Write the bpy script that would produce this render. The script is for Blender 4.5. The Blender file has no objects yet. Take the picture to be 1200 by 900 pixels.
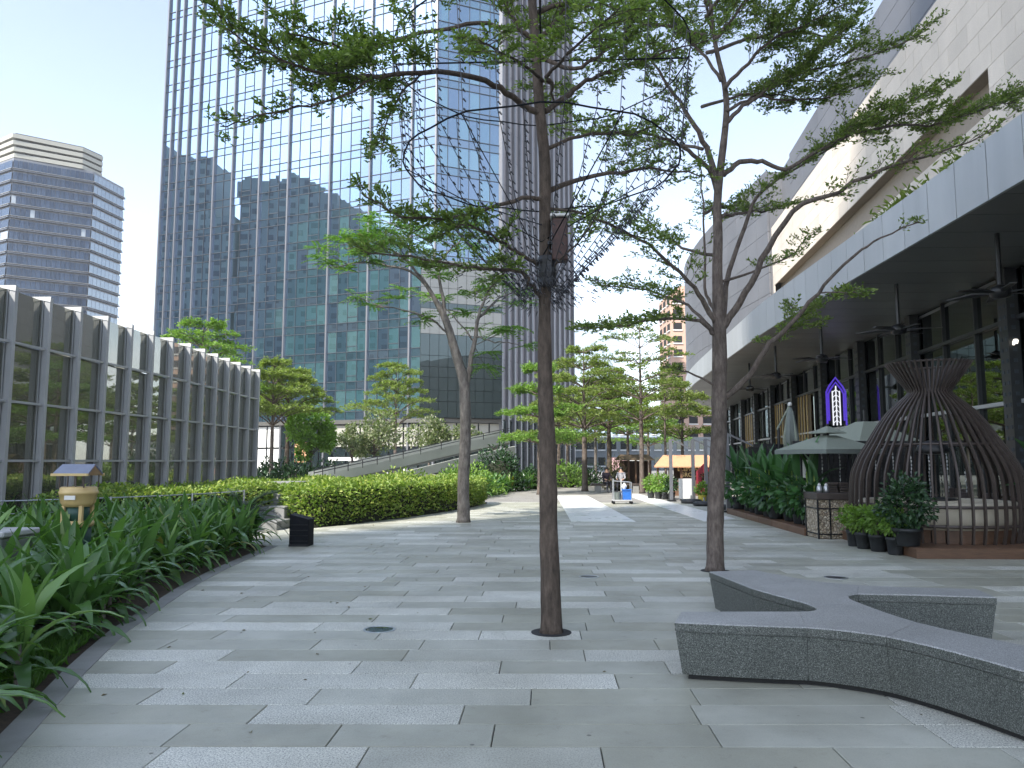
import bpy, bmesh, math, random
import numpy as np
from mathutils import Vector, Matrix
random.seed(7); rng = np.random.default_rng(7)
sc = bpy.context.scene
COL = sc.collection
R = math.radians

# ------------------------------------------------------------------ camera, world, sun, exposure
cam_d = bpy.data.cameras.new("camera"); cam = bpy.data.objects.new("camera", cam_d); COL.objects.link(cam)
cam.location = (0, 0, 1.6); cam.rotation_euler = (R(90 + 5.71), 0, R(2.35))
cam_d.sensor_width = 36; cam_d.lens = 27; cam_d.clip_start = .05; cam_d.clip_end = 4000
sc.camera = cam
sc.view_settings.view_transform = 'Standard'; sc.view_settings.look = 'None'
sc.view_settings.gamma = 1; sc.view_settings.exposure = 1.66
SUN_EL = R(46); SUN_DIR = Vector((-.62 * math.cos(SUN_EL), -.785 * math.cos(SUN_EL), math.sin(SUN_EL))).normalized()
w = bpy.data.worlds.new("World"); sc.world = w; w.use_nodes = True
nt = w.node_tree; bg = nt.nodes['Background']; bg.inputs[1].default_value = .15
sky = nt.nodes.new('ShaderNodeTexSky'); sky.sky_type = 'NISHITA'; sky.sun_disc = False
sky.sun_elevation = SUN_EL; sky.sun_rotation = math.atan2(SUN_DIR.x, SUN_DIR.y)
sky.air_density = 1.0; sky.dust_density = .5; sky.ozone_density = 2.6
tc = nt.nodes.new('ShaderNodeTexCoord')                      # low cumulus on the horizon
mp = nt.nodes.new('ShaderNodeMapping'); mp.inputs['Scale'].default_value = (1, 1, 2.2)
nz = nt.nodes.new('ShaderNodeTexNoise'); nz.inputs['Scale'].default_value = 3.1; nz.inputs['Detail'].default_value = 7
cr = nt.nodes.new('ShaderNodeValToRGB'); cr.color_ramp.elements[0].position = .50; cr.color_ramp.elements[1].position = .62
sp = nt.nodes.new('ShaderNodeSeparateXYZ')
el = nt.nodes.new('ShaderNodeMapRange'); el.inputs[1].default_value = .22; el.inputs[2].default_value = .06
ml = nt.nodes.new('ShaderNodeMath'); ml.operation = 'MULTIPLY'
mx = nt.nodes.new('ShaderNodeMixRGB'); mx.inputs[2].default_value = (6.2, 6.5, 7.0, 1)
L = nt.links.new
L(tc.outputs['Generated'], mp.inputs[0]); L(mp.outputs[0], nz.inputs[0]); L(nz.outputs[0], cr.inputs[0])
L(tc.outputs['Generated'], sp.inputs[0]); L(sp.outputs[2], el.inputs[0])
L(cr.outputs[0], ml.inputs[0]); L(el.outputs[0], ml.inputs[1]); L(ml.outputs[0], mx.inputs[0])
bwn = nt.nodes.new('ShaderNodeRGBToBW'); hs = nt.nodes.new('ShaderNodeMixRGB'); hs.inputs[0].default_value = .48; L(sky.outputs[0], bwn.inputs[0]); L(sky.outputs[0], hs.inputs[1]); L(bwn.outputs[0], hs.inputs[2]); L(hs.outputs[0], mx.inputs[1]); L(mx.outputs[0], bg.inputs[0])
sun_d = bpy.data.lights.new("sun", 'SUN'); sun_d.energy = 3.0; sun_d.angle = R(.5); sun_d.color = (1, .95, .87)
sun = bpy.data.objects.new("sun", sun_d); COL.objects.link(sun); sun.rotation_euler = SUN_DIR.to_track_quat('Z', 'Y').to_euler()

# ------------------------------------------------------------------ helpers
_ps, _pp = R(2.35), R(5.71)
_F = np.array([-math.sin(_ps) * math.cos(_pp), math.cos(_ps) * math.cos(_pp), math.sin(_pp)])
_R = np.array([math.cos(_ps), math.sin(_ps), 0]); _U = np.cross(_R, _F)
def at(px, py, d):
    "world point at depth y = d seen at photo pixel (px, py): how positions were measured"
    r = _F + (px - 600) / 900 * _R + (450 - py) / 900 * _U
    return Vector(np.array([0, 0, 1.6]) + r * (d / r[1]))
def gnd(px, py, z=0):
    r = _F + (px - 600) / 900 * _R + (450 - py) / 900 * _U
    return Vector(np.array([0, 0, 1.6]) + r * ((z - 1.6) / r[2]))

class MB:
    def __init__(s): s.v = []; s.f = []; s.m = []
    def add(s, vs, fs, m=0):
        b = len(s.v); s.v += [tuple(v) for v in vs]; s.f += [tuple(b + i for i in f) for f in fs]; s.m += [m] * len(fs); return s
    def box(s, c, d, rz=0, m=0, rx=0, ry=0):
        M_ = Matrix.Translation(c) @ Matrix.Rotation(rz, 4, 'Z') @ Matrix.Rotation(ry, 4, 'Y') @ Matrix.Rotation(rx, 4, 'X')
        vs = [M_ @ Vector((x * d[0] / 2, y * d[1] / 2, z * d[2] / 2)) for z in (-1, 1) for x, y in ((-1, -1), (1, -1), (1, 1), (-1, 1))]
        return s.add(vs, [(3, 2, 1, 0), (4, 5, 6, 7), (0, 1, 5, 4), (1, 2, 6, 5), (2, 3, 7, 6), (3, 0, 4, 7)], m)
    def bbox(s, c, d, b=.01, rz=0, m=0):
        "box with chamfered edges"
        bm = bmesh.new(); bmesh.ops.create_cube(bm, size=1); bmesh.ops.scale(bm, vec=d, verts=bm.verts)
        bmesh.ops.bevel(bm, geom=bm.edges[:], offset=b, segments=1, affect='EDGES')
        M_ = Matrix.Translation(c) @ Matrix.Rotation(rz, 4, 'Z'); bm.verts.index_update()
        s.add([M_ @ v.co for v in bm.verts], [[v.index for v in f.verts] for f in bm.faces], m); bm.free(); return s
    def prism(s, poly, z0, z1, m=0, inset0=0):
        n = len(poly)
        if sum(poly[i][0] * poly[(i + 1) % n][1] - poly[(i + 1) % n][0] * poly[i][1] for i in range(n)) < 0: poly = poly[::-1]
        vs = [(p[0], p[1], z0) for p in poly] + [(p[0], p[1], z1) for p in poly]
        return s.add(vs, [tuple(range(n))[::-1], tuple(range(n, 2 * n))] + [(i, (i + 1) % n, n + (i + 1) % n, n + i) for i in range(n)], m)
    def tube(s, pts, rad, n=6, m=0, cap=True):
        pts = [Vector(p) for p in pts]; k = len(pts)
        if not hasattr(rad, '__len__'): rad = [rad] * k
        vs = []; ref = Vector((.31, .17, .93))
        for i, p in enumerate(pts):
            t = (pts[min(i + 1, k - 1)] - pts[max(i - 1, 0)]).normalized()
            if abs(t.dot(ref)) > .95: ref = Vector((1, .1, .05))
            a = t.cross(ref).normalized(); b = a.cross(t); ref = b
            for j in range(n):
                th = 2 * math.pi * j / n; vs.append(p + (a * math.cos(th) + b * math.sin(th)) * rad[i])
        fs = [(i * n + j, i * n + (j + 1) % n, (i + 1) * n + (j + 1) % n, (i + 1) * n + j) for i in range(k - 1) for j in range(n)]
        if cap: fs += [tuple(range(n))[::-1], tuple((k - 1) * n + j for j in range(n))]
        return s.add(vs, fs, m)
    def lathe(s, c, prof, n=20, m=0, close=False):
        k = len(prof); c = Vector(c)
        vs = [c + Vector((r * math.cos(2 * math.pi * j / n), r * math.sin(2 * math.pi * j / n), z)) for r, z in prof for j in range(n)]
        fs = [(i * n + j, i * n + (j + 1) % n, (i + 1) * n + (j + 1) % n, (i + 1) * n + j) for i in range(k - 1) for j in range(n)]
        fs += [tuple(range(n))[::-1], tuple((k - 1) * n + j for j in range(n))]
        return s.add(vs, fs, m)
    def mesh(s, name, mats, smooth=False):
        me = bpy.data.meshes.new(name); me.from_pydata(s.v, [], s.f); me.update()
        for m in (mats if isinstance(mats, (list, tuple)) else [mats]): me.materials.append(m)
        if any(s.m): me.polygons.foreach_set('material_index', s.m)
        if smooth: me.polygons.foreach_set('use_smooth', [True] * len(s.f))
        return me
    def build(s, name, mats, parent=None, smooth=False, kind=None):
        return link(name, s.mesh(name, mats, smooth), parent, kind)

def link(name, me, parent=None, kind=None, loc=None):
    o = bpy.data.objects.new(name, me); COL.objects.link(o)
    if parent is not None:
        o.parent = parent
        # parts are modelled in world coordinates; undo the parent's own location
        o.matrix_parent_inverse = Matrix.Translation(parent['_o']).inverted() if '_o' in parent else Matrix()
    if loc is not None: o.location = loc
    if kind: o['kind'] = kind
    return o
def thing(name, label, cat, loc=(0, 0, 0), group=None, world=True):
    o = bpy.data.objects.new(name, None); COL.objects.link(o); o.location = loc; o.empty_display_size = .2
    if world: o['_o'] = loc
    return tag(o, label, cat, group)
def tag(o, label=None, cat=None, group=None):
    if label: o['label'] = label
    if cat: o['category'] = cat
    if group: o['group'] = group
    return o
def struct(o): o['kind'] = 'structure'; return o
def copy_tree(o, loc, rz=0, scale=None, label=None):
    c = o.copy(); COL.objects.link(c); c.location = loc; c.rotation_euler = (0, 0, rz)
    if scale: c.scale = (scale,) * 3
    if label: c['label'] = label
    for ch in o.children:
        d = ch.copy(); COL.objects.link(d); d.parent = c
        for g in ch.children:
            e = g.copy(); COL.objects.link(e); e.parent = d
    return c
def lerp(a, b, t): return a + (b - a) * t
def poly_at(pts, v):
    "x on a polyline of (y, x) at y = v"
    if v <= pts[0][0]: return pts[0][1]
    for (a, xa), (b, xb) in zip(pts, pts[1:]):
        if v <= b: return xa + (xb - xa) * (v - a) / (b - a)
    return pts[-1][1]
def smooth_path(pts, k=4):
    pts = [Vector(p) for p in pts]; out = []
    for i in range(len(pts) - 1):
        p0 = pts[max(i - 1, 0)]; p1 = pts[i]; p2 = pts[i + 1]; p3 = pts[min(i + 2, len(pts) - 1)]
        for j in range(k):
            t = j / k
            out.append(.5 * ((2 * p1) + (p2 - p0) * t + (2 * p0 - 5 * p1 + 4 * p2 - p3) * t * t + (3 * p1 - p0 - 3 * p2 + p3) * t ** 3))
    return out + [pts[-1]]

# ------------------------------------------------------------------ materials
class N:
    def __init__(s, name):
        s.m = bpy.data.materials.new(name); s.m.use_nodes = True; s.t = s.m.node_tree; s.n = s.t.nodes; s.l = s.t.links.new
        s.b = s.n['Principled BSDF']; s.out = s.n['Material Output']
    def new(s, k, **kw):
        o = s.n.new(k)
        for a, v in kw.items(): setattr(o, a, v)
        return o
    def pos(s):
        return s.new('ShaderNodeNewGeometry').outputs['Position']
    def noise(s, scale, detail=4, rough=.55, stretch=None, vec=None):
        n = s.new('ShaderNodeTexNoise'); n.inputs['Scale'].default_value = scale; n.inputs['Detail'].default_value = detail; n.inputs['Roughness'].default_value = rough
        v = vec or s.pos()
        if stretch:
            mp = s.new('ShaderNodeMapping'); mp.inputs['Scale'].default_value = stretch; s.l(v, mp.inputs[0]); v = mp.outputs[0]
        s.l(v, n.inputs[0]); return n.outputs[0]
    def rand(s):
        a = s.new('ShaderNodeObjectInfo').outputs['Random']; b = s.new('ShaderNodeNewGeometry').outputs['Random Per Island']
        m = s.math('ADD', a, b); return s.math('FRACT', m)
    def math(s, op, a, b=None):
        m = s.new('ShaderNodeMath', operation=op)
        for i, v in enumerate((a, b)):
            if v is None: continue
            if isinstance(v, (int, float)): m.inputs[i].default_value = v
            else: s.l(v, m.inputs[i])
        return m.outputs[0]
    def ramp(s, f, stops, const=False):
        r = s.new('ShaderNodeValToRGB'); c = r.color_ramp
        if const: c.interpolation = 'CONSTANT'
        while len(c.elements) < len(stops): c.elements.new(.5)
        for e, (p, col) in zip(c.elements, stops): e.position = p; e.color = (*col, 1) if len(col) == 3 else col
        s.l(f, r.inputs[0]); return r.outputs[0]
    def mix(s, f, a, b, mode='MIX'):
        m = s.new('ShaderNodeMixRGB', blend_type=mode)
        for i, v in enumerate((f, a, b)):
            if isinstance(v, (int, float)): m.inputs[i].default_value = v
            elif isinstance(v, tuple): m.inputs[i].default_value = (*v, 1)
            else: s.l(v, m.inputs[i])
        return m.outputs[0]
    def bump(s, h, st=.3, dist=.01):
        b = s.new('ShaderNodeBump'); b.inputs['Strength'].default_value = st; b.inputs['Distance'].default_value = dist
        s.l(h, b.inputs['Height']); s.l(b.outputs[0], s.b.inputs['Normal'])
    def set(s, col=None, rough=None, metal=None, spec=None):
        for k, v in (('Base Color', col), ('Roughness', rough), ('Metallic', metal), ('Specular IOR Level', spec)):
            if v is None: continue
            if isinstance(v, tuple): s.b.inputs[k].default_value = (*v, 1)
            elif isinstance(v, (int, float)): s.b.inputs[k].default_value = v
            else: s.l(v, s.b.inputs[k])
        return s
def mul(c, k): return tuple(min(1, x * k) for x in c)
def plain(name, c, rough=.6, metal=0, var=.18, scale=6, bump=0, piece=0, spec=None, stretch=None, fine=None):
    n = N(name); f = n.noise(scale, 5, stretch=stretch)
    col = n.ramp(f, [(.25, mul(c, 1 - var)), (.75, mul(c, 1 + var))])
    if fine: col = n.mix(n.math('MULTIPLY', n.noise(fine, 2), .35), col, mul(c, .45))
    if piece: col = n.mix(1, col, n.ramp(n.rand(), [(0, (1 - piece,) * 3), (1, (1, 1, 1))]), 'MULTIPLY')
    rr = n.math('ADD', n.math('MULTIPLY', f, .25), rough - .12)
    n.set(col, rr, metal, spec)
    if bump: n.bump(n.noise(fine or scale * 6, 4), bump)
    return n.m
def leafy(name, c1, c2, trans=.3, rough=.45, c3=None, tcol=(1.25, 1.5, .5), c4=None):
    n = N(name); r = n.rand()
    col = n.ramp(r, [(0, c1), (.7, c2), (.955, c3 or mul(c2, 1.25)), (1, c4 or c3 or mul(c2, 1.25))])
    n.set(col, rough, 0, .4)
    t = n.new('ShaderNodeBsdfTranslucent'); n.l(n.mix(1, col, tcol, 'MULTIPLY'), t.inputs[0])
    m = n.new('ShaderNodeMixShader'); m.inputs[0].default_value = trans
    n.l(n.b.outputs[0], m.inputs[1]); n.l(t.outputs[0], m.inputs[2]); n.l(m.outputs[0], n.out.inputs[0]); return n.m
def emit(name, c, s):
    n = N(name); n.set((0, 0, 0), .5); n.b.inputs['Emission Color'].default_value = (*c, 1); n.b.inputs['Emission Strength'].default_value = s; return n.m
def glass(name, tint, base, refl, rand=.0, basevar=None, transp=0, rough=.015):
    "coated glass: dark tinted body + mirror coat"
    n = N(name)
    col = n.ramp(n.rand(), basevar, const=True) if basevar else base
    n.set(col, .25, 0, .5)
    g = n.new('ShaderNodeBsdfGlossy'); g.inputs['Color'].default_value = (*tint, 1); g.inputs['Roughness'].default_value = rough
    lw = n.new('ShaderNodeFresnel'); lw.inputs[0].default_value = 1.5
    f = n.math('MINIMUM', n.math('ADD', lw.outputs[0], refl), .95)
    body = n.b.outputs[0]
    if transp:
        tr = n.new('ShaderNodeBsdfTransparent'); tr.inputs[0].default_value = (.55, .6, .55, 1)
        m0 = n.new('ShaderNodeMixShader'); m0.inputs[0].default_value = transp; n.l(body, m0.inputs[1]); n.l(tr.outputs[0], m0.inputs[2]); body = m0.outputs[0]
    m = n.new('ShaderNodeMixShader'); n.l(f, m.inputs[0]); n.l(body, m.inputs[1]); n.l(g.outputs[0], m.inputs[2]); n.l(m.outputs[0], n.out.inputs[0]); return n.m

def paver_mat():
    n = N('granite_paver'); r = n.rand()
    base = n.ramp(r, [(0, (.335, .333, .272)), (.16, (.365, .366, .308)), (.32, (.40, .402, .346)), (.46, (.345, .342, .276)), (.58, (.43, .43, .372)), (.70, (.52, .518, .458)), (.86, (.59, .586, .52))], True)
    spk = n.ramp(r, [(0, (.12,) * 3), (.58, (.5,) * 3), (.70, (1,) * 3)], True)
    v = n.noise(95, 3, .85); s1 = n.ramp(v, [(.38, (.22, .23, .24)), (.5, (.95, .95, .95)), (.62, (1.35, 1.35, 1.35))])
    col = n.mix(spk, base, n.mix(1, base, s1, 'MULTIPLY'))
    cl = n.ramp(n.noise(1.7, 5, .65), [(.3, (.84, .84, .83)), (.7, (1.08, 1.08, 1.08))])
    col = n.mix(1, col, cl, 'MULTIPLY')
    st = n.ramp(n.noise(9, 6, .7), [(.58, (1, 1, 1)), (.74, (.66, .65, .62))]); col = n.mix(.7, col, st, 'MULTIPLY')
    ws = n.ramp(n.noise(.5, 6, .62), [(.38, (.82, .81, .78)), (.6, (1.04, 1.04, 1.04))]); col = n.mix(1, col, ws, 'MULTIPLY')
    dots = n.new('ShaderNodeTexVoronoi'); dots.inputs['Scale'].default_value = 3.3; n.l(n.pos(), dots.inputs[0])
    col = n.mix(1, col, n.ramp(dots.outputs['Distance'], [(.035, (.35, .35, .33)), (.055, (1, 1, 1))]), 'MULTIPLY')
    n.set(col, n.ramp(n.noise(4, 4), [(.3, (.38,) * 3), (.7, (.6,) * 3)]), 0, .45)
    n.bump(n.noise(90, 3), .12, .004); return n.m
def bench_mat():
    n = N('speckled_granite'); a = n.noise(140, 2, .75); b = n.noise(60, 3, .7)
    col = n.ramp(a, [(.36, (.022, .026, .023)), (.46, (.062, .070, .063)), (.54, (.105, .114, .104)), (.68, (.27, .28, .265))])
    col = n.mix(.5, col, n.ramp(b, [(.35, (.6, .6, .6)), (.65, (1.15, 1.15, 1.15))]), 'MULTIPLY')
    st = n.noise(1.4, 5, .6, stretch=(1.5, 1.5, .5)); col = n.mix(.7, col, n.ramp(st, [(.3, (.78, .78, .76)), (.7, (1.1, 1.1, 1.1))]), 'MULTIPLY')
    n.set(col, .42, 0, .5); n.bump(a, .08, .003); return n.m
def bark_mat(name, c1, c2, sc_=14):
    n = N(name); f = n.noise(sc_ * 1.6, 6, .7, stretch=(1, 1, .3)); g = n.noise(3, 4)
    col = n.ramp(f, [(.3, mul(c1, .9)), (.48, mul(tuple((a + b) / 2 for a, b in zip(c1, c2)), .9)), (.7, c2)]); col = n.mix(.6, col, n.ramp(g, [(.3, (.65, .65, .63)), (.7, (1.15, 1.12, 1.08))]), 'MULTIPLY')
    n.set(col, .85, 0, .25); n.bump(f, .8, .03); return n.m

m_paver = paver_mat()
m_joint = plain('joint_grout', (.05, .05, .048), .9)
m_ground = plain('outer_paving', (.24, .23, .215), .8, var=.12, scale=.5)
m_farpave = plain('warm_paver', (.30, .285, .26), .7, var=.1, scale=2, piece=.22, fine=80)
m_marble = plain('pale_marble', (.76, .77, .75), .3, var=.05, scale=1.5, piece=.1)
m_kerb = plain('kerb_stone', (.30, .30, .285), .75, var=.15, fine=120, piece=.2, bump=.1)
m_soil = plain('soil', (.07, .05, .035), .95, var=.5, scale=18, bump=.8)
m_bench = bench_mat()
m_bencht = bench_mat(); m_bencht.name = 'sky_lit_granite_top'  # paler copy of the granite: sky light on the top put into colour
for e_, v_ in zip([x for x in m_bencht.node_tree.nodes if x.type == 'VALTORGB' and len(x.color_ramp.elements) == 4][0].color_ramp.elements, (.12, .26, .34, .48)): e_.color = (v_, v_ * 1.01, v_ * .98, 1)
m_dark = plain('black_metal', (.012, .012, .013), .4, var=.2)
m_black = plain('matt_black', (.008, .009, .011), .7, var=.2, spec=.15)
m_pot = plain('black_pot', (.02, .022, .024), .5, var=.3, piece=.3)
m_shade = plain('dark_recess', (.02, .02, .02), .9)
m_alu = plain('grey_aluminium', (.38, .384, .385), .45, .1, var=.06, scale=2)
m_alul = plain('pale_cap', (.62, .61, .58), .5, var=.06)
m_steel = plain('steel_tube', (.45, .46, .47), .35, .8, var=.1)
m_fin = plain('tower_fin', (.19, .192, .205), .4, .5, var=.05)
m_finp = plain('fin_panel', (.42, .395, .405), .35, .2, var=.08, scale=.4, piece=.15)
m_tran = plain('tower_transom', (.04, .05, .062), .6, 0)
m_beige = plain('beige_stone', (.75, .67, .575), .7, var=.10, scale=.9, piece=.13, fine=25, bump=.05, stretch=(1, 1, .4))
m_slot = plain('slot_stone', (.33, .28, .225), .75, var=.1, piece=.08)
m_grey = plain('grey_cladding', (.17, .175, .19), .5, .2, var=.08, scale=.6, piece=.12)
m_fascia = plain('fascia_panel', (.43, .445, .455), .4, .15, var=.07, scale=1.1, piece=.12, stretch=(3, 3, .35))
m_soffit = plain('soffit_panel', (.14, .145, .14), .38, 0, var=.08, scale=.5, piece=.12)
m_cream = plain('cream_panel', (.36, .35, .30), .6, var=.06, piece=.06)
m_white = plain('white_panel', (.70, .70, .67), .5, var=.04)
m_wood = plain('deck_wood', (.14, .075, .042), .55, var=.35, scale=5, stretch=(1, 12, 12), piece=.25)
m_rib = plain('brown_rib', (.058, .044, .037), .5, .1, var=.25)
m_cush = plain('cream_cushion', (.52, .47, .37), .9, var=.06, fine=90)
m_umb = plain('sage_canvas', (.215, .24, .19), .85, var=.06, fine=150)
m_umbd = plain('grey_canvas', (.14, .16, .145), .85, var=.1)
m_glasswall = glass('screen_glass', (.78, .79, .72), (.088, .088, .07), .15, transp=.24)
TB = [(0, (.012, .04, .05)), (.2, (.02, .07, .078)), (.38, (.035, .105, .108)), (.5, (.012, .03, .045)), (.64, (.05, .125, .125)), (.8, (.025, .04, .06)), (.9, (.07, .15, .145))]
m_tglass = glass('tower_glass', (.48, .60, .76), None, .40, basevar=TB, rough=.01)
m_tgl2 = glass('spandrel_glass', (.45, .57, .72), None, .38, basevar=[(0, (.02, .05, .06)), (.4, (.04, .06, .075)), (.7, (.03, .075, .08))], rough=.02)
m_lowgl = glass('low_glass', (.4, .46, .46), (.008, .016, .016), .10, rough=.01)
m_shopgl = glass('shop_glass', (.24, .27, .26), (.006, .008, .008), .05, transp=.25, rough=.012)
m_frame = plain('shop_frame', (.035, .037, .04), .4, .3)
m_bark1 = bark_mat('dark_bark', (.052, .040, .032), (.145, .113, .09))
m_bark2 = bark_mat('grey_brown_bark', (.075, .058, .05), (.20, .165, .142))
m_bark3 = bark_mat('pale_bark', (.09, .078, .068), (.27, .245, .22), 10)
m_leaf1 = leafy('almond_leaf', (.10, .15, .04), (.17, .235, .066), .45, c3=(.24, .29, .09))
m_leaf2 = leafy('almond_leaf_pale', (.10, .148, .044), (.175, .235, .07), .46, c3=(.25, .29, .1))
m_leaf3 = leafy('feathery_leaf', (.075, .15, .03), (.13, .24, .05), .42)
m_leafm = leafy('sunlit_leaf', (.13, .175, .05), (.21, .26, .08), .45)
m_leafb = leafy('bright_leaf', (.12, .21, .045), (.19, .30, .075), .42)
m_leafp = leafy('silvery_leaf', (.10, .14, .055), (.17, .21, .095), .30, c3=(.4, .38, .3))
m_hedge = leafy('hedge_leaf', (.12, .195, .035), (.22, .31, .065), .36, c3=(.40, .44, .12))
m_hedgec = plain('hedge_twigs', (.018, .022, .01), .95)
m_drac = leafy('strap_leaf', (.055, .122, .036), (.092, .185, .054), .27, rough=.27, c3=(.15, .26, .07), c4=(.26, .22, .07), tcol=(1.3, 1.6, .5))
m_dracd = leafy('dark_strap_leaf', (.02, .045, .02), (.03, .07, .026), .15, rough=.35)
m_canna = leafy('broad_leaf', (.03, .085, .028), (.05, .125, .042), .2, rough=.3)
m_cycad = leafy('cycad_leaf', (.012, .03, .014), (.022, .045, .02), .1, rough=.35)
m_lime = leafy('lime_leaf', (.10, .19, .03), (.17, .27, .05), .3)
m_ficus = leafy('ficus_leaf', (.018, .045, .018), (.035, .075, .03), .12, rough=.25)
m_grass = leafy('grass_blade', (.05, .12, .02), (.09, .19, .035), .3)
m_orange = plain('orange_awning', (.60, .31, .17), .7, var=.08)
m_red = plain('red_panel', (.33, .03, .045), .55)
m_blue = plain('blue_plastic', (.02, .12, .42), .4)
m_pink = plain('pink_wall', (.55, .36, .27), .8, var=.05, scale=.05)
m_pale = plain('pale_far_glass', (.42, .5, .58), .3, var=.05, scale=.02)
m_bulb = plain('string_bulb', (.03, .03, .035), .3)

# ------------------------------------------------------------------ ground and paving
g = MB(); g.add([(-990, -290, -.06), (990, -290, -.06), (990, 1490, -.06), (-990, 1490, -.06)], [(0, 1, 2, 3)])
struct(g.build('ground', m_ground))
XL = [(1.8, -2.05), (2.9, -2.42), (4.5, -2.98), (6.1, -3.55), (7.3, -3.92), (9.6, -4.42), (11.3, -4.7), (14.6, -5.02), (14.9, -5.1), (14.95, -6.9), (18.4, -6.9),
      (18.6, -5.5), (19.4, -5.0), (22, -3.95), (26, -2.65), (29, -2.15), (34, -2.3), (39, -1.6), (46, .3)]
def xleft(y): return poly_at(XL, y)
pv = struct(bpy.data.objects.new('pavement', None)); COL.objects.link(pv)
b = MB(); ys = [1.8, 2.9, 4.5, 6.1, 7.3, 9.6, 11.3, 14.6, 14.95, 18.4, 18.6, 19.4, 22, 26, 29.5, 30.0]
b.add([(p, y, -.022) for y in ys for p in (xleft(y) - .02, 13.6)], [(2 * i, 2 * i + 1, 2 * i + 3, 2 * i + 2) for i in range(len(ys) - 1)])
b.build('joint_bed', m_joint, pv)
ROW = .372; SK = .038; tiles = []            # the courses run very slightly askew
HOLES = [(.07, 7.44, .2), (2.51, 11.63, .24)]
y = 1.9; k = 0
while y < 30:
    y1 = y + ROW; xa0, xa1 = xleft(y + .01), xleft(y1 - .01)
    x = max(xa0, xa1) + random.uniform(.35, 1.3); first = True; left0, left1 = xa0, xa1
    while left0 < 13.4:
        Ln = random.choice([.93, 1.12, 1.3, 1.3, 1.48, 1.48]); 
        if not first: x = left0 + Ln
        tiles.append((left0, left1, x, y, y1)); left0 = left1 = x; first = False
    y = y1; k += 1
def tile_mb(mb, x0b, x0t, x1, ya, yb, z):
    q = .003; gp = .0035; c = .004
    o = [(x0b + gp, ya + gp), (x1 - gp, ya + gp), (x1 - gp, yb - gp), (x0t + gp, yb - gp)]
    i = [(x0b + gp + c, ya + gp + c), (x1 - gp - c, ya + gp + c), (x1 - gp - c, yb - gp - c), (x0t + gp + c, yb - gp - c)]
    vs = [(a, b_, z - .021) for a, b_ in o] + [(a, b_, z - q) for a, b_ in o] + [(a, b_, z) for a, b_ in i]
    vs = [(a, b_ + SK * a, c_) for a, b_, c_ in vs]
    fs = [(8, 9, 10, 11)] + [(s + j, s + (j + 1) % 4, s + 4 + (j + 1) % 4, s + 4 + j) for s in (0, 4) for j in range(4)]
    mb.add(vs, fs)
def seen(t):
    cx, cy = (t[0] + t[2]) / 2, (t[3] + t[4]) / 2
    return cy > 3.9 and abs(cx + .04 * cy) < .69 * cy + .5
near = sorted([t for t in tiles if seen(t)], key=lambda t: (t[3] + t[4]))[:300]; nset = set(near)
cache = {}
for t in near:
    z = random.uniform(-.0012, .0012)
    if t[0] == t[1]:
        Lk = round(t[2] - t[0], 3)
        if Lk not in cache: mb = MB(); tile_mb(mb, 0, 0, Lk, 0, ROW, 0); cache[Lk] = mb.mesh('paving_slab', m_paver)
        link('paving_slab', cache[Lk], pv, loc=(t[0], t[3] + SK * t[0], z))
    else:
        mb = MB(); tile_mb(mb, *t, z); mb.build('paving_slab', m_paver, pv)
far = MB()
for t in tiles:
    if t not in nset: tile_mb(far, *t, random.uniform(-.001, .001))
far.build('paving_slabs', m_paver, pv, kind='stuff')
# sunlit paving beyond
fp = MB(); y = 30.0
while y < 75:
    x = xleft(min(y, 46)) - .3 if y < 46 else -14 + random.uniform(0, .5)
    while x < 15:
        Ln = random.choice([.9, 1.2, 1.5]); fp.box((x + Ln / 2, y + .3, -.02), (Ln - .008, .592, .04)); x += Ln
    y += .6
struct(fp.build('far_pavement', m_farpave))
# pale marble strips let into the paving
def strip(poly):
    n = 8
    s_ = struct(bpy.data.objects.new('marble_strip', None)); COL.objects.link(s_)
    (ax, ay), (bx, by), (cx, cy), (dx, dy) = poly
    for i in range(n):
        t0, t1 = i / n, (i + 1) / n
        m = MB(); e = .0015
        p = [(lerp(ax, dx, t0), lerp(ay, dy, t0)), (lerp(bx, cx, t0), lerp(by, cy, t0)), (lerp(bx, cx, t1 - e), lerp(by, cy, t1 - e)), (lerp(ax, dx, t1 - e), lerp(ay, dy, t1 - e))]
        m.prism(p, -.01, .005); m.build('marble_slab', m_marble, s_)
strip([(.72, 20.6), (2.42, 20.6), (2.0, 36), (.56, 36)])
strip([(4.25, 20.8), (5.3, 21.8), (4.6, 38), (3.75, 38)])
# kerb of the left bed
ke = struct(bpy.data.objects.new('kerb', None)); COL.objects.link(ke)
y = 1.9
while y < 14.5:
    Ln = random.uniform(.55, .9); y1 = min(y + Ln, 14.55); m = MB()
    m.prism([(xleft(y) - .19, y + .003), (xleft(y) - .006, y + .003), (xleft(y1) - .006, y1 - .003), (xleft(y1) - .19, y1 - .003)], -.03, .006)
    m.build('kerb_stone', m_kerb, ke); y = y1
m = MB(); ys = [1.5, 2.9, 4.5, 6.1, 7.3, 9.6, 11.3, 14.6]
m.add([(xx, y, zz) for y in ys for xx, zz in ((xleft(y) - .18, -.02), (xleft(y) - .7, .06), (xleft(y) - 4.5, .1))], [(3 * i + j, 3 * i + j + 1, 3 * i + j + 4, 3 * i + j + 3) for i in range(len(ys) - 1) for j in (0, 1)])
struct(m.build('planting_soil', m_soil))
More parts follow.
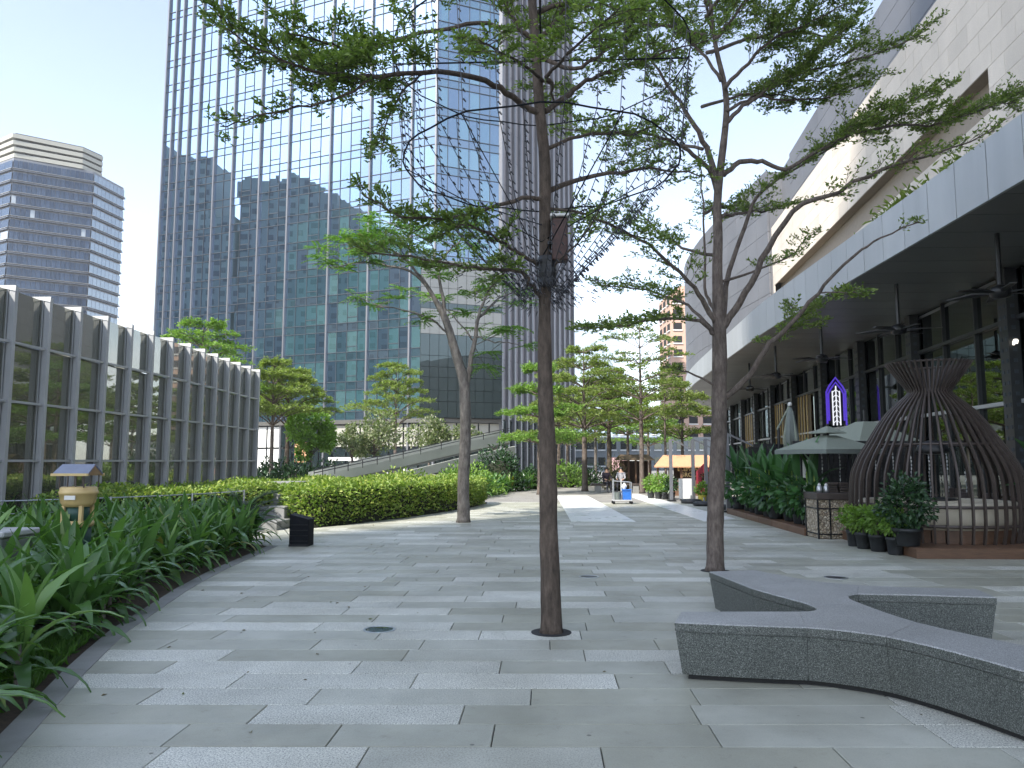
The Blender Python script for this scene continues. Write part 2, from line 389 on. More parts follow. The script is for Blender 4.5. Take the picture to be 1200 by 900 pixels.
# drain covers
for i, (x, y, r, lb) in enumerate([(-1.57, 7.45, .155, 'round metal floor light cover flush in the paving left of the near tree'), (.62, 10.89, .14, 'round metal cover in the paving just behind the near tree'), (4.01, 10.95, .16, 'round metal cover in the paving beyond the granite bench')]):
    t = thing('floor_cover', lb, 'drain cover', (x, y, 0), 'round covers in the paving')
    MB().lathe((x, y, 0), [(r, -.01), (r, .006), (r * .86, .007), (r * .85, .003)], 24).build('rim', m_steel, t)
    MB().lathe((x, y, 0), [(r * .84, -.01), (r * .84, .004), (r * .3, .006)], 24).build('lid', m_dark if i else m_lowgl, t)

# ------------------------------------------------------------------ leaves and trees
def leaf_mesh(name, P, D, S, mat, width=.42, up=.6, fold=.12):
    "P positions, D directions, S lengths: folded four-corner leaves"
    P = np.asarray(P, float); D = np.asarray(D, float); S = np.asarray(S, float); n = len(P)
    D /= np.linalg.norm(D, axis=1, keepdims=True) + 1e-9
    Nn = rng.normal(0, .6, (n, 3)); Nn[:, 2] += up
    s = np.cross(D, Nn); s /= np.linalg.norm(s, axis=1, keepdims=True) + 1e-9
    nn = np.cross(s, D)
    a = P; tip = P + D * S[:, None] - nn * (S * .12)[:, None]
    mid = P + D * (S * .55)[:, None]; wv = s * (S * width / 2)[:, None]; up_ = nn * (S * fold)[:, None]
    V = np.stack([a, mid + wv + up_, tip, mid - wv + up_], 1).reshape(-1, 3)
    me = bpy.data.meshes.new(name); me.vertices.add(4 * n); me.vertices.foreach_set('co', V.ravel())
    me.loops.add(6 * n); me.polygons.add(2 * n)
    idx = np.arange(n)[:, None] * 4 + np.array([0, 1, 2, 0, 2, 3]); me.loops.foreach_set('vertex_index', idx.ravel())
    me.polygons.foreach_set('loop_start', np.arange(2 * n) * 3)
    me.update(calc_edges=True); me.validate(); me.materials.append(mat); return me
class Tree:
    def __init__(s, name, label, cat, base, group, bark, leaf, lsize, width=.42, up=.6):
        s.t = thing(name, label, cat, tuple(base), group); s.w = MB(); s.br = MB(); s.P = []; s.D = []; s.S = []; s.dens = 1.0; s.nlk = .62
        s.bark, s.leaf, s.ls, s.width, s.up = bark, leaf, lsize, width, up
    def trunk(s, pts, rads, n=12):
        sp_ = smooth_path(pts, 5); k = len(sp_)
        rr = [float(np.interp(i / (k - 1), np.linspace(0, 1, len(rads)), rads)) * random.uniform(.97, 1.03) for i in range(k)]
        rr[0] *= 1.22; rr[1] *= 1.05; v0 = len(s.w.v); s.w.tube(sp_, rr, n)
        for i in range(k):
            for j in range(n):
                a = 6.283 * j / n; q = 1 + .045 * math.sin(3 * a + i * .7) + .03 * math.sin(5 * a - i * 1.1) + random.uniform(-.025, .025)
                v = Vector(s.w.v[v0 + i * n + j]); s.w.v[v0 + i * n + j] = tuple(sp_[i] + (v - sp_[i]) * q)
        return sp_
    def limb(s, pts, r0, r1, n=6, wob=.008):
        sp_ = smooth_path(pts, 4); k = len(sp_); wob = min(wob, .012)
        for i in range(1, k - 1): sp_[i] = sp_[i] + Vector(rng.normal(0, wob, 3))
        s.br.tube(sp_, [lerp(r0, r1, i / (k - 1)) for i in range(k)], n); return sp_
    def rosette(s, p, d, n, spread=.8, ls=None):
        ls = ls or s.ls
        for _ in range(n):
            v = Vector(rng.normal(0, 1, 3)); v.z = abs(v.z) * .5; v = (v.normalized() * spread + d * .6)
            s.P.append(p + Vector(rng.normal(0, ls * .25, 3))); s.D.append(v); s.S.append(ls * random.uniform(.65, 1.25))
    def spray(s, path, start=.3, n=14, L_=.7, dens=1.0, flat=.25, tube=True, nl=6, sub=2, rise=.12):
        "flat sprays of side twigs with leaf rosettes along a limb"
        k = len(path); up = Vector((0, 0, 1)); n = int(n * s.dens)
        for i in range(n):
            t = lerp(start, 1, (i + random.random() * .8) / n); f = t * (k - 1); a = min(int(f), k - 2)
            p = path[a].lerp(path[a + 1], f - a); tg = (path[a + 1] - path[a]).normalized()
            lat = tg.cross(up); lat = lat.normalized() if lat.length > .1 else Vector((1, 0, 0))
            sd = 1 if i % 2 else -1
            d = (tg * random.uniform(.35, 1.0) + lat * sd * random.uniform(.6, 1.1) + up * random.uniform(rise - flat, rise + flat)).normalized()
            ln = L_ * random.uniform(.5, 1.15) * (1 - .45 * t)
            q = [p, p + d * ln * .5 + up * ln * .03, p + d * ln + up * ln * random.uniform(-.02, .12)]
            if tube: s.br.tube(q, [.006 * ln + .003, .005 * ln + .002, .002], 3, cap=False)
            twigs = [(q[0], q[2])]
            for _ in range(sub):
                b0 = q[0].lerp(q[2], random.uniform(.35, .8)); d2 = (d + Vector(rng.normal(0, .6, 3)) * Vector((1, 1, .35))).normalized(); e = b0 + d2 * ln * random.uniform(.3, .6)
                if tube: s.br.tube([b0, e], [.004, .0015], 3, cap=False)
                twigs.append((b0, e))
            for a_, e_ in twigs:
                m_ = max(1, int(round((e_ - a_).length / (s.ls * 1.05) * dens)))
                for j in range(m_):
                    u = (j + 1) / m_
                    if u < .25: continue
                    s.rosette(a_.lerp(e_, u), (e_ - a_).normalized(), max(2, int(nl * s.nlk + random.random())))
    def done(s):
        if s.w.v: s.w.build('trunk', s.bark, s.t, True)
        if s.br.v: s.br.build('branches', s.bark, s.t, True)
        if s.P:
            me = leaf_mesh('crown', s.P, s.D, s.S, s.leaf, s.width, s.up); link('crown', me, s.t)
        return s.t
# ------------------------------------------------------------------ main glass tower
def unit(a, b):
    d = Vector((b[0] - a[0], b[1] - a[1], 0)); return d.normalized(), d.length
def facade(parent, a, dv, nv, ts, zs, mat_of, off=.0, th=.06, tilt=.004, gap=.025, skip=None):
    "returns list of (distance, MB, material) pane boxes between the grid lines ts x zs"
    out = []
    for i in range(len(ts) - 1):
        for j in range(len(zs) - 1):
            if skip and skip(i, j): continue
            t0, t1, z0, z1 = ts[i] + gap, ts[i + 1] - gap, zs[j] + gap, zs[j + 1] - gap
            ta, tb = random.gauss(0, tilt), random.gauss(0, tilt)
            vs = []
            for o_ in (off - th, off):
                for t, z in ((t0, z0), (t1, z0), (t1, z1), (t0, z1)):
                    o2 = o_ + ta * (t - (t0 + t1) / 2) + tb * (z - (z0 + z1) / 2)
                    vs.append((a[0] + dv.x * t + nv.x * o2, a[1] + dv.y * t + nv.y * o2, z))
            c = Vector(vs[0]); mb = MB(); mb.add(vs, [(4, 5, 6, 7), (7, 6, 2, 3), (5, 4, 0, 1), (6, 5, 1, 2), (4, 7, 3, 0)])
            out.append(((c - Vector((0, 0, 1.6))).length, mb, mat_of(i, j), z0))
    return out
def emit_panes(panes, parent, name, limit=300, zmax=1e9):
    panes = sorted(panes, key=lambda p: p[0] if p[3] < zmax else 1e9 + p[0])
    for p in panes[:limit]: p[1].build(name, p[2], parent)
    rest = {}
    for p in panes[limit:]:
        mb = rest.setdefault(p[2].name, (MB(), p[2]))[0]; mb.add(p[1].v, p[1].f)
    for mb, mat in rest.values(): mb.build(name + 's', mat, parent, kind='stuff')
C1 = (-13.6, 95); d1 = Vector((-.94, .34, 0)).normalized(); n1 = Vector((-d1.y * 1, d1.x, 0)); n1 = Vector((-.34, -.94, 0)).normalized()
d2 = Vector((.91, .42, 0)).normalized(); n2 = Vector((.42, -.91, 0)).normalized(); C2 = (C1[0] + d2.x * 8.75, C1[1] + d2.y * 8.75)
d3 = Vector((.5, .87, 0)).normalized(); n3 = Vector((.87, -.5, 0)).normalized(); C3 = (C2[0] + d3.x * 20, C2[1] + d3.y * 20)
C0 = (C1[0] + d1.x * 47, C1[1] + d1.y * 47)
tw = thing('glass_tower', 'tall glass curtain wall tower with thick vertical fins, reflecting other buildings', 'tower', (-28, 105, 0))
TOP = 92
core = MB(); core.prism([(C0[0] + .3, C0[1] + .3), (C1[0] - n1.x * .3, C1[1] - n1.y * .3), (C2[0] - n2.x * .3, C2[1] - n2.y * .3), (C3[0] - n3.x * .3, C3[1] - n3.y * .3), (C3[0] - 22, C3[1] + 24), (C0[0] + 12, C0[1] + 38)], 0, TOP)
core.build('core', plain('tower_core', (.05, .055, .06), .5), tw)
MT = [0, 3.6, 9.93, 16.3, 23.3, 28.36, 33.3, 36.8, 40.05, 42.04, 43.9, 45.4, 47]; NP = [2, 4, 4, 4, 3, 3, 2, 2, 1, 1, 1, 1]
ts = [0]
for i, n_ in enumerate(NP): ts += [lerp(MT[i], MT[i + 1], (j + 1) / n_) for j in range(n_)]
FL = 3.93; zs = [6.9]
z = 6.9
while z < TOP - 4: zs += [z + 1.1, z + FL]; z += FL
panes = facade(tw, C1, d1, n1, ts, zs, lambda i, j: m_tgl2 if j % 2 == 0 else m_tglass, tilt=.0024)
ts2 = [8.75 * i / 6 for i in range(7)]
panes += facade(tw, C1, d2, n2, ts2, zs, lambda i, j: m_tgl2 if j % 2 == 0 else m_tglass, tilt=.003)
ts3 = [20 * i / 13 for i in range(14)]
panes += facade(tw, C2, d3, n3, ts3, [6.9 + FL * i for i in range(int((TOP - 7) / FL) + 1)], lambda i, j: m_finp, tilt=.001)
emit_panes(panes, tw, 'pane', 300, 66)
tr = MB()
for zz in zs:
    for a, dv, nv, ln in ((C1, d1, n1, 47), (C1, d2, n2, 8.75)):
        c = Vector((a[0], a[1], zz)) + dv * ln / 2; tr.box(c + nv * .035, (ln, .12, .075), math.atan2(dv.y, dv.x))
for a, dv, nv, tt in ((C1, d1, n1, ts), (C1, d2, n2, ts2)):
    for t in tt: tr.box(Vector((a[0], a[1], (TOP + 6.9) / 2)) + dv * t + nv * .03, (.055, .11, TOP - 6.9), math.atan2(dv.y, dv.x))
# opening lights: one short bar in the middle pane of the wide bays
acc = 0
for i, n_ in enumerate(NP):
    if n_ >= 3:
        w_ = (MT[i + 1] - MT[i]) / n_
        for zz in zs[1::2]:
            c = Vector((C1[0], C1[1], zz + .75)) + d1 * (MT[i] + w_ * 1.5); tr.box(c + n1 * .01, (w_, .12, .08), math.atan2(d1.y, d1.x))
tr.build('transoms', m_tran, tw)
for t in MT:
    m = MB(); m.box(Vector((C1[0], C1[1], (TOP + 2) / 2)) + d1 * t + n1 * .16, (.22, .36, TOP + 2), math.atan2(d1.y, d1.x)); m.build('fin', m_fin, tw)
for i in range(14):
    m = MB(); m.box(Vector((C2[0], C2[1], TOP / 2)) + d3 * ts3[i] + n3 * .2, (.30, .55, TOP), math.atan2(d3.y, d3.x)); m.build('fin', m_fin, tw)
# bulged lower facade at the corner: grey and dark bands paint a building's reflection
m_span = glass('grey_band_glass', (.5, .5, .48), (.125, .122, .11), .12, rough=.05)
lowz = [6.9, 8.9, 10.3, 11.9, 13.2, 14.6, 17.3, 19.0, 20.5, 21.3, 23.2, 25.0, 26.8]
lowm = [m_lowgl, m_lowgl, m_lowgl, m_lowgl, m_lowgl, m_lowgl, m_span, m_span, m_lowgl, m_span, m_span, m_span]
A2 = (C1[0] - 1.6, C1[1] - 1.6); dA, lA = unit(A2, (C2[0] + .3, C2[1] - 1.2)); nA = Vector((dA.y, -dA.x, 0))
MB().prism([A2, (C2[0] + .3, C2[1] - 1.2), (C2[0], C2[1] + .2), C1], 6.85, 26.8).build('lower_bulge', m_shade, tw)
emit_panes(facade(tw, A2, dA, nA, [lA * i / 9 for i in range(10)], lowz, lambda i, j: lowm[j], off=.12, tilt=.002), tw, 'lower_pane')
# ground storey
bs = []
def base_col(i, j): return m_white if (t_base[i] > 20 and i % 5) else (m_cream if t_base[i] < 14 and j == 1 else m_lowgl)
t_base = [47 * i / 22 for i in range(23)]
emit_panes(facade(tw, C1, d1, n1, t_base, [0, 3.3, 6.3], base_col, off=.12, tilt=.001, gap=.12), tw, 'base_panel')
emit_panes(facade(tw, C1, d2, n2, [8.75 * i / 6 for i in range(7)], [0, 3.6, 6.4], lambda i, j: m_cream if j else m_lowgl, off=.12, gap=.1), tw, 'base_panel')
emit_panes(facade(tw, C2, d3, n3, [20 * i / 8 for i in range(9)], [0, 3.3, 6.8], lambda i, j: m_lowgl, off=.1, gap=.08), tw, 'base_panel')
m = MB()
for a, dv, nv, ln in ((C1, d1, n1, 47), (C1, d2, n2, 8.75)): m.box(Vector((a[0], a[1], 6.6)) + dv * ln / 2 + nv * .2, (ln, .8, .5), math.atan2(dv.y, dv.x))
m.build('string_course', m_span, tw)
m = MB(); m.box(Vector((C1[0], C1[1], 2.7)) + d1 * 19.6 + n1 * .5, (1.9, .2, 2.6), math.atan2(d1.y, d1.x)); m.build('poster', m_orange, tw)

# ------------------------------------------------------------------ blue office tower on the left
ot = thing('office_tower', 'blue glass office block with white floor bands and a stepped cream crown', 'tower', (-160, 255, 0))
m_oglass = glass('office_glass', (.24, .31, .42), None, .04, basevar=[(0, (.012, .022, .045)), (.3, (.018, .032, .06)), (.6, (.028, .045, .08)), (.985, (.35, .38, .4))], rough=.03)
m_oglp = glass('office_glass_pale', (.5, .55, .6), None, .2, basevar=[(0, (.12, .16, .2)), (.5, (.15, .19, .23)), (.9, (.10, .13, .17))], rough=.05)
OA, OB, OC_, OL = [tuple(at(*q))[:2] for q in ((12, 250, 235), (107, 250, 248), (143, 260, 264), (-95, 250, 264))]
MB().prism([OL, OA, OB, OC_, (-195, 300), (-225, 290)], 0, 100).build('core', m_grey, ot)
OFH = 3.95; m_band = plain('floor_band', (.09, .10, .12), .5, .1)
for a, b_, mt, npn in ((OL, OA, m_oglass, 14), (OA, OB, m_oglass, 17), (OB, OC_, m_oglp, 8)):
    dv, ln = unit(a, b_); nv = Vector((dv.y, -dv.x, 0))
    pn = []
    for fl in range(9, 25):
        z0 = .8 + fl * OFH
        pn += facade(ot, a, dv, nv, [ln * i / npn for i in range(npn + 1)], [z0 + .95, z0 + 3.55], lambda i, j: mt, off=.35, tilt=.004, gap=.06)
        m = MB(); m.box(Vector((a[0], a[1], z0 + .3)) + dv * ln / 2 + nv * .3, (ln + .3, 1.0, .34), math.atan2(dv.y, dv.x)); m.build('floor_band', m_band, ot)
        m = MB(); m.box(Vector((a[0], a[1], z0 + .78)) + dv * ln / 2 + nv * .45, (ln + .3, .7, .10), math.atan2(dv.y, dv.x)); m.build('floor_rail', m_alu, ot)
    emit_panes(pn, ot, 'window', 300)
for i, (z0, ins) in enumerate(((100.2, .0), (102.2, -.5), (104.3, -.9), (106.4, -1.3))):
    P = [(OL[0], OL[1] - ins), (OA[0], OA[1] + ins), (OB[0] - 2.6 + ins * .2, OB[1] - 2.2 - ins * .2), (OB[0] - .6, OB[1] + 6), (-190, 290), (-215, 284)]
    MB().prism(P, z0, z0 + 1.35).build('crown_step', m_cream, ot)
    q = [(x + (-170 - x) * .04, y + (268 - y) * .04) for x, y in P]; MB().prism(q, z0 + 1.35, z0 + 1.95).build('crown_recess', m_shade, ot)

# ------------------------------------------------------------------ far buildings
def block(name, label, cat, c, size, rz, wall, win, nx, nz, top=None):
    t = thing(name, label, cat, (c[0], c[1], 0))
    MB().box((c[0], c[1], size[2] / 2), size, rz).build('wall', wall, t)
    M_ = Matrix.Translation((c[0], c[1], 0)) @ Matrix.Rotation(rz, 4, 'Z')
    wm = MB(); sm_ = MB(); sz = size[2] / nz
    for face in range(3):
        ln = size[0] if face == 0 else size[1]; n_ = nx if face == 0 else max(3, int(nx * size[1] / size[0]))
        for i in range(n_):
            for j in range(nz):
                u = (i + .5) / n_ * ln - ln / 2; z = (j + .5) * sz
                ww, hh = ln / n_ * (.62 if win is not m_pale else .9), sz * .5
                if face == 0: p = Vector((u, -size[1] / 2, z)); d = (ww, .12, hh); ds = (ww * 1.1, .5, .25)
                else: p = Vector(((1 if face == 1 else -1) * size[0] / 2, u, z)); d = (.12, ww, hh); ds = (.5, ww * 1.1, .25)
                wm.box(M_ @ p, d, rz)
                if win is not m_pale: sm_.box(M_ @ (p - Vector((0, 0, hh / 2 + .2))), ds, rz)
    wm.build('windows', win, t, kind='stuff')
    if sm_.v: sm_.build('sills', m_white, t, kind='stuff')
    if top: MB().box((c[0], c[1], size[2] + top / 2), (size[0] * .5, size[1] * .5, top), rz).build('roof', wall, t)
    return t
block('apartment_block', 'slim pink apartment block rising behind the far trees beside the grey wall', 'apartment building', (36, 186, 0), (13, 12, 41), R(4), m_pink, m_shade, 4, 13, 2.5)
block('far_tower', 'pale hazy blue glass tower far off between the tall tower and trees', 'tower', (20, 330, 0), (21, 20, 56), R(8), m_pale, m_pale, 7, 16, 4)
block('low_block', 'low pale building far off closing the end of the plaza', 'building', (14, 150, 0), (46, 10, 6), 0, plain('far_wall', (.22, .24, .25), .8), m_lowgl, 22, 2)
block('far_block', 'glassy mid rise block far off low behind the plaza trees', 'building', (22, 230, 0), (40, 16, 17), R(-3), m_pale, m_tglass, 18, 6)
# buildings behind and to the left of the camera: a slab added to cast the shade, and flats that show in the reflections
m_resi = plain('flat_wall', (.20, .24, .235), .8, var=.1, scale=.1); m_resi2 = plain('flat_wall_red', (.15, .13, .125), .8, var=.2, scale=.1)
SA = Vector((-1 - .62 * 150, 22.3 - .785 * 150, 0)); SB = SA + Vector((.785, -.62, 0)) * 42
ob = thing('shading_block', 'tall plain slab added unseen behind the viewpoint to shade the plaza', 'building', tuple(SA))
MB().prism([(SA.x, SA.y), (SB.x, SB.y), (SB.x - 13, SB.y - 17), (SA.x - 13, SA.y - 17)], 0, 186).build('wall', m_white, ob)  # unseen slab sized to shade the plaza, white to bounce light back
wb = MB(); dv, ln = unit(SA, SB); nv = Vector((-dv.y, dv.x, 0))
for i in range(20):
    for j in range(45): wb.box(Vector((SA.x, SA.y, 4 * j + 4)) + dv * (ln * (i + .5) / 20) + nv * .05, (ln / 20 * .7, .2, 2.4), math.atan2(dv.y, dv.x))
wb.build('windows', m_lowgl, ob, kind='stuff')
m_rwin = plain('flat_window', (.06, .075, .08), .3)
def flats(name, label, pts, wall, win):
    "slab along a line, stepped roof: (x, y, height) per step; faces the tower"
    t = thing(name, label, 'building', (pts[0][0], pts[0][1], 0)); wm = MB()
    for (x0, y0, h), (x1, y1, _) in zip(pts, pts[1:]):
        dv, ln = unit((x0, y0), (x1, y1)); nv = Vector((-dv.y, dv.x, 0)); bk = -nv * 18
        MB().prism([(x0, y0), (x1, y1), (x1 + bk.x, y1 + bk.y), (x0 + bk.x, y0 + bk.y)], 0, h).build('wall', wall, t)
        MB().prism([(x0 + bk.x * .2, y0 + bk.y * .2), (lerp(x0, x1, .4) + bk.x * .2, lerp(y0, y1, .4) + bk.y * .2), (lerp(x0, x1, .4) + bk.x * .6, lerp(y0, y1, .4) + bk.y * .6), (x0 + bk.x * .6, y0 + bk.y * .6)], h, h + 2.2).build('roof_house', wall, t)
        n_ = max(2, int(ln / 3.4))
        for i in range(n_):
            for j in range(int(h / 3.3)):
                wm.box(Vector((x0, y0, 3.3 * j + 1.9)) + dv * ln * (i + .5) / n_ + nv * .05, (ln / n_ * (.42 if (i % 3) else .7), .2, 1.6), math.atan2(dv.y, dv.x))
    wm.build('windows', win, t, kind='stuff')
flats('apartment_block', 'stepped slab of flats mirrored in the middle of the glass tower', [(-153, 48.5, 85), (-144, 41, 86), (-136, 34.4, 82), (-131, 30, 78), (-127, 26.7, 75), (-123, 23.5, 70), (-117, 18.5, 64), (-108, 11, 0)], m_resi, m_rwin)
flats('apartment_tower', 'taller flats mirrored at the left edge of the glass tower', [(-204, 90, 99), (-178, 69, 97), (-171, 63.5, 93), (-160, 54.6, 74), (-154, 49.5, 0)], m_resi, m_rwin)

# ------------------------------------------------------------------ glass screen wall on the left
m_capw = plain('cap_metal', (.52, .515, .495), .5, .1)
gw = thing('glass_screen', 'long glass screen wall with projecting grey aluminium fins along the left garden', 'glass wall', (-10, 18, 0))
WX = -10.0; fins = [15.93 + 1.03 * k for k in range(-7, 12)]; ZT = 4.88
zr = [-.05, .49, 1.6, 2.71, 3.82, 4.83]
for k, y in enumerate(fins):
    xo = WX - max(0, k - 12) * .055
    MB().box((xo + .005, y, ZT / 2), (.13, .09, ZT)).build('fin', m_alu, gw)
    if k == 0: continue
    y0 = fins[k - 1]
    for j in range(5):
        m = MB(); a_, b_ = (xo - .02, y0 + .055), (xo - .09, y - .03)
        m.add([(a_[0], a_[1], zr[j] + .02), (b_[0], b_[1], zr[j] + .02), (b_[0], b_[1], zr[j + 1] - .02), (a_[0], a_[1], zr[j + 1] - .02)] + [(a_[0] - .03, a_[1], zr[j] + .02), (b_[0] - .03, b_[1], zr[j] + .02), (b_[0] - .03, b_[1], zr[j + 1] - .02), (a_[0] - .03, a_[1], zr[j + 1] - .02)],
              [(0, 1, 2, 3), (7, 6, 5, 4), (0, 4, 5, 1), (1, 5, 6, 2), (2, 6, 7, 3), (3, 7, 4, 0)])
        m.build('pane', m_glasswall, gw)
        MB().box((xo - .07, y - .035, (zr[j] + zr[j + 1]) / 2), (.05, .02, zr[j + 1] - zr[j] - .04)).build('return_frame', m_alu, gw)
        if 0 < j: MB().box((xo + .005, (y + y0) / 2, zr[j]), (.07, y - y0 - .11, .045)).build('transom', m_alu, gw)
    m = MB()                                                       # white triangular head plate on the return of each bay
    m.add([(xo - .30, y - .062, ZT - .01), (xo + .085, y - .062, ZT - .10), (xo + .085, y - .062, ZT + .012), (xo - .30, y - .062, ZT + .012), (xo - .30, y - .03, ZT - .01), (xo + .085, y - .03, ZT - .10), (xo + .085, y - .03, ZT + .012), (xo - .30, y - .03, ZT + .012)],
          [(0, 1, 2, 3), (7, 6, 5, 4), (0, 4, 5, 1), (1, 5, 6, 2), (2, 6, 7, 3), (3, 7, 4, 0)]); m.build('cap', m_capw, gw)
bw = thing('inner_wall', 'dim grey inner wall with columns behind the glass screen', 'wall', (-13, 18, 0))
MB().box((-13.4, 18, 2.1), (.3, 19, 4.2)).build('wall', plain('inner_grey', (.16, .16, .145), .8, var=.3, scale=.4), bw)
for y in range(10, 28, 3): MB().box((-12.2, y, 2.2), (.5, .5, 4.4)).build('column', m_cream, bw)

# ------------------------------------------------------------------ building on the right
rb = thing('mall_building', 'long pale stone building with a deep grey canopy over glass shopfronts on the right', 'building', (14, 30, 0))
def SH(t): return Vector((12.9 + .0981 * t, 20.6 + .9952 * t, 0))
dS = Vector((.0981, .9952, 0)); nS = Vector((-.9952, .0981, 0))
FP = [(9.1, 3.5, 0), (9.1, 16, 0), (9.1, 30, 0), (9.42, 37, 0), (9.9, 45, 0), (10.6, 55, 0), (11.7, 63, 0), (14, 72, 0), (17.5, 80, 0), (23, 85, 0), (30, 87, 0)]
fpl = smooth_path(FP, 12)
fd = [(v.y, v.x) for v in fpl]
def shop_x(y): return 12.9 + .0981 * (y - 20.6) / .9952
y = 3.5
while y < 84:                                                      # soffit boards
    y1 = y + 1.3
    xa, xb = poly_at(fd, y), poly_at(fd, y1)
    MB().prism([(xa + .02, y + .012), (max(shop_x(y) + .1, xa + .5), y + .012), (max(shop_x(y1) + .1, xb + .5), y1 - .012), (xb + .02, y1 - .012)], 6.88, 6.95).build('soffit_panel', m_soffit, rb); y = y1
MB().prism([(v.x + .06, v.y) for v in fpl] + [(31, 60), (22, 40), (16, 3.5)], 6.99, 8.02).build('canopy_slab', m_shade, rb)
acc, last, seg = 0, 0, []                                          # fascia panels every 1.2 m
pts = []; D_ = 0
for i in range(len(fpl) - 1):
    a, b_ = fpl[i], fpl[i + 1]; ln = (b_ - a).length; s_ = 0
    while D_ + (ln - s_) >= 1.2:
        s_ += 1.2 - D_; D_ = 0; pts.append(a.lerp(b_, s_ / ln))
    D_ += ln - s_
for a, b_ in zip(pts, pts[1:]):
    d_ = (b_ - a).normalized(); n_ = Vector((-d_.y, d_.x, 0)); q = d_ * .013
    a1, b1 = a + q, b_ - q
    m = MB(); m.prism([(a1.x + random.uniform(0, .006), a1.y), (b1.x, b1.y), (b1.x + n_.x * .07, b1.y + n_.y * .07), (a1.x + n_.x * .07, a1.y + n_.y * .07)], 6.86, 8.12); m.build('fascia_panel', m_fascia, rb)
# beige stone wall above the canopy, with a long recessed slot
aW = (12.24 + .076 * (4 - 20.75), 4); dW = Vector((.076, 1, 0)).normalized(); nW = Vector((-dW.y, dW.x, 0)) * 1
def wpt(t, o, z): return Vector((aW[0] + dW.x * t + nW.x * o, aW[1] + dW.y * t + nW.y * o, z))
RH = .62; rows = [8.0 + RH * i for i in range(13)]; slot = (11.1, 12.34); TW = 43.5; t_slot0, t_slot1 = 16.7, 42.5
def wbox(t0, t1, z0, z1, o0, o1):
    m = MB(); m.prism([tuple(wpt(t0, o0, 0))[:2], tuple(wpt(t1, o0, 0))[:2], tuple(wpt(t1, o1, 0))[:2], tuple(wpt(t0, o1, 0))[:2]], z0, z1); return m
wbox(-4, TW, 8.02, 16.0, -.9, -.45).build('wall', m_slot, rb)
wbox(t_slot0 - .1, t_slot1, 8.02, slot[0] - .01, -.44, -.05).build('wall', m_slot, rb)
wbox(t_slot0 - .1, t_slot1, slot[1] + .01, 16.0, -.44, -.05).build('wall', m_slot, rb)
wbox(-4, t_slot0 - .11, 8.02, 16.0, -.44, -.05).build('wall', m_slot, rb)
pl = []
for i, z0 in enumerate(rows):
    t = -4 - (.62 if i % 2 else 0)
    while t < TW:
        a0, a1 = t, min(t + 1.24, TW)
        ins = slot[0] - .1 < z0 < slot[1] - .1
        if ins and a0 < t_slot1 and a1 > t_slot0:
            a1 = min(a1, t_slot0)
        if a1 - a0 > .1: pl.append((abs(t - 22), wbox(a0 + .006, a1 - .006, z0 + .006, z0 + RH - .006, -.04, random.uniform(0, .004))))
        t += 1.24
pl.sort(key=lambda q: q[0])
for q in pl[:300]: q[1].build('stone_panel', m_beige, rb)
rest = MB()
for q in pl[300:]: rest.add(q[1].v, q[1].f)
rest.build('stone_panels', m_beige, rb, kind='stuff')
MB().prism([tuple(wpt(-4, -1.0, 0))[:2], tuple(wpt(TW, -1.0, 0))[:2], (40, 46), (40, 0)], 8.0, 15.9).build('roof', m_grey, rb)
# grey upper storey and rounded far end
gu = [(aW[0] - .7, -2, 0), (13.3, 36, 0), (14.1, 46, 0)]
gcur = smooth_path([(14.05, 47.4, 0), (13.3, 56, 0), (12.95, 65, 0), (13.8, 74, 0), (17.5, 81, 0), (26, 86, 0)], 8)
def clad(path, z0, z1, dz, w_):
    D_ = 0; pts = [path[0]]
    for a, b_ in zip(path, path[1:]):
        ln = (b_ - a).length; s_ = 0
        while D_ + ln - s_ >= w_: s_ += w_ - D_; D_ = 0; pts.append(a.lerp(b_, s_ / ln))
        D_ += ln - s_
    for a, b_ in zip(pts, pts[1:]):
        d_ = (b_ - a).normalized(); n_ = Vector((-d_.y, d_.x, 0)); z = z0
        while z < z1 - .1:
            q = d_ * .012; p = [a + q, b_ - q, b_ - q - n_ * .1, a + q - n_ * .1]
            MB().prism([(v.x, v.y) for v in p], z + .012, min(z + dz, z1) - .012).build('cladding_panel', m_grey, rb); z += dz
clad([wpt(-4, -.62, 0), wpt(20, -.62, 0), wpt(TW + .2, -.62, 0)], 16.05, 19.8, .94, 3.0)
wbox(-4, TW + .2, 16.0, 19.75, -1.1, -.74).build('upper_wall', m_grey, rb)
clad(gcur, 8.0, 19.8, 1.31, 1.9)
MB().prism([(v.x + .12, v.y) for v in gcur] + [(40, 86), (40, 48)], 8.03, 19.7).build('end_wall', m_grey, rb)
# shopfront
sp_ = rb
colt = [-12.1, -5.5, 1.1 - .4, 7.68, 13.9, 20.3, 27.3, 34, 40.6, 47.2, 53.8, 60.4]
zsh = [.05, 3.2, 5.47, 6.86]
tsh = []
for a, b_ in zip(colt, colt[1:]): tsh += [lerp(a, b_, j / 3) for j in range(3)]
tsh.append(colt[-1]); tsh = [-16.5, -14.3] + tsh
emit_panes(facade(rb, tuple(SH(0))[:2], dS, nS, tsh, zsh, lambda i, j: m_shopgl, off=0, tilt=.002, gap=.04), rb, 'shop_pane', 300)
fr = MB()
for t in tsh: fr.box(SH(t) + nS * .03 + Vector((0, 0, 3.43)), (.085, .16, 6.85), math.atan2(dS.y, dS.x))
fr.build('mullions', m_frame, rb)
for z in zsh[1:3]:
    MB().box(SH(22) + nS * .05 + Vector((0, 0, z)), (77, .2, .11), math.atan2(dS.y, dS.x)).build('transom', m_alu if z < 4 else m_frame, rb)
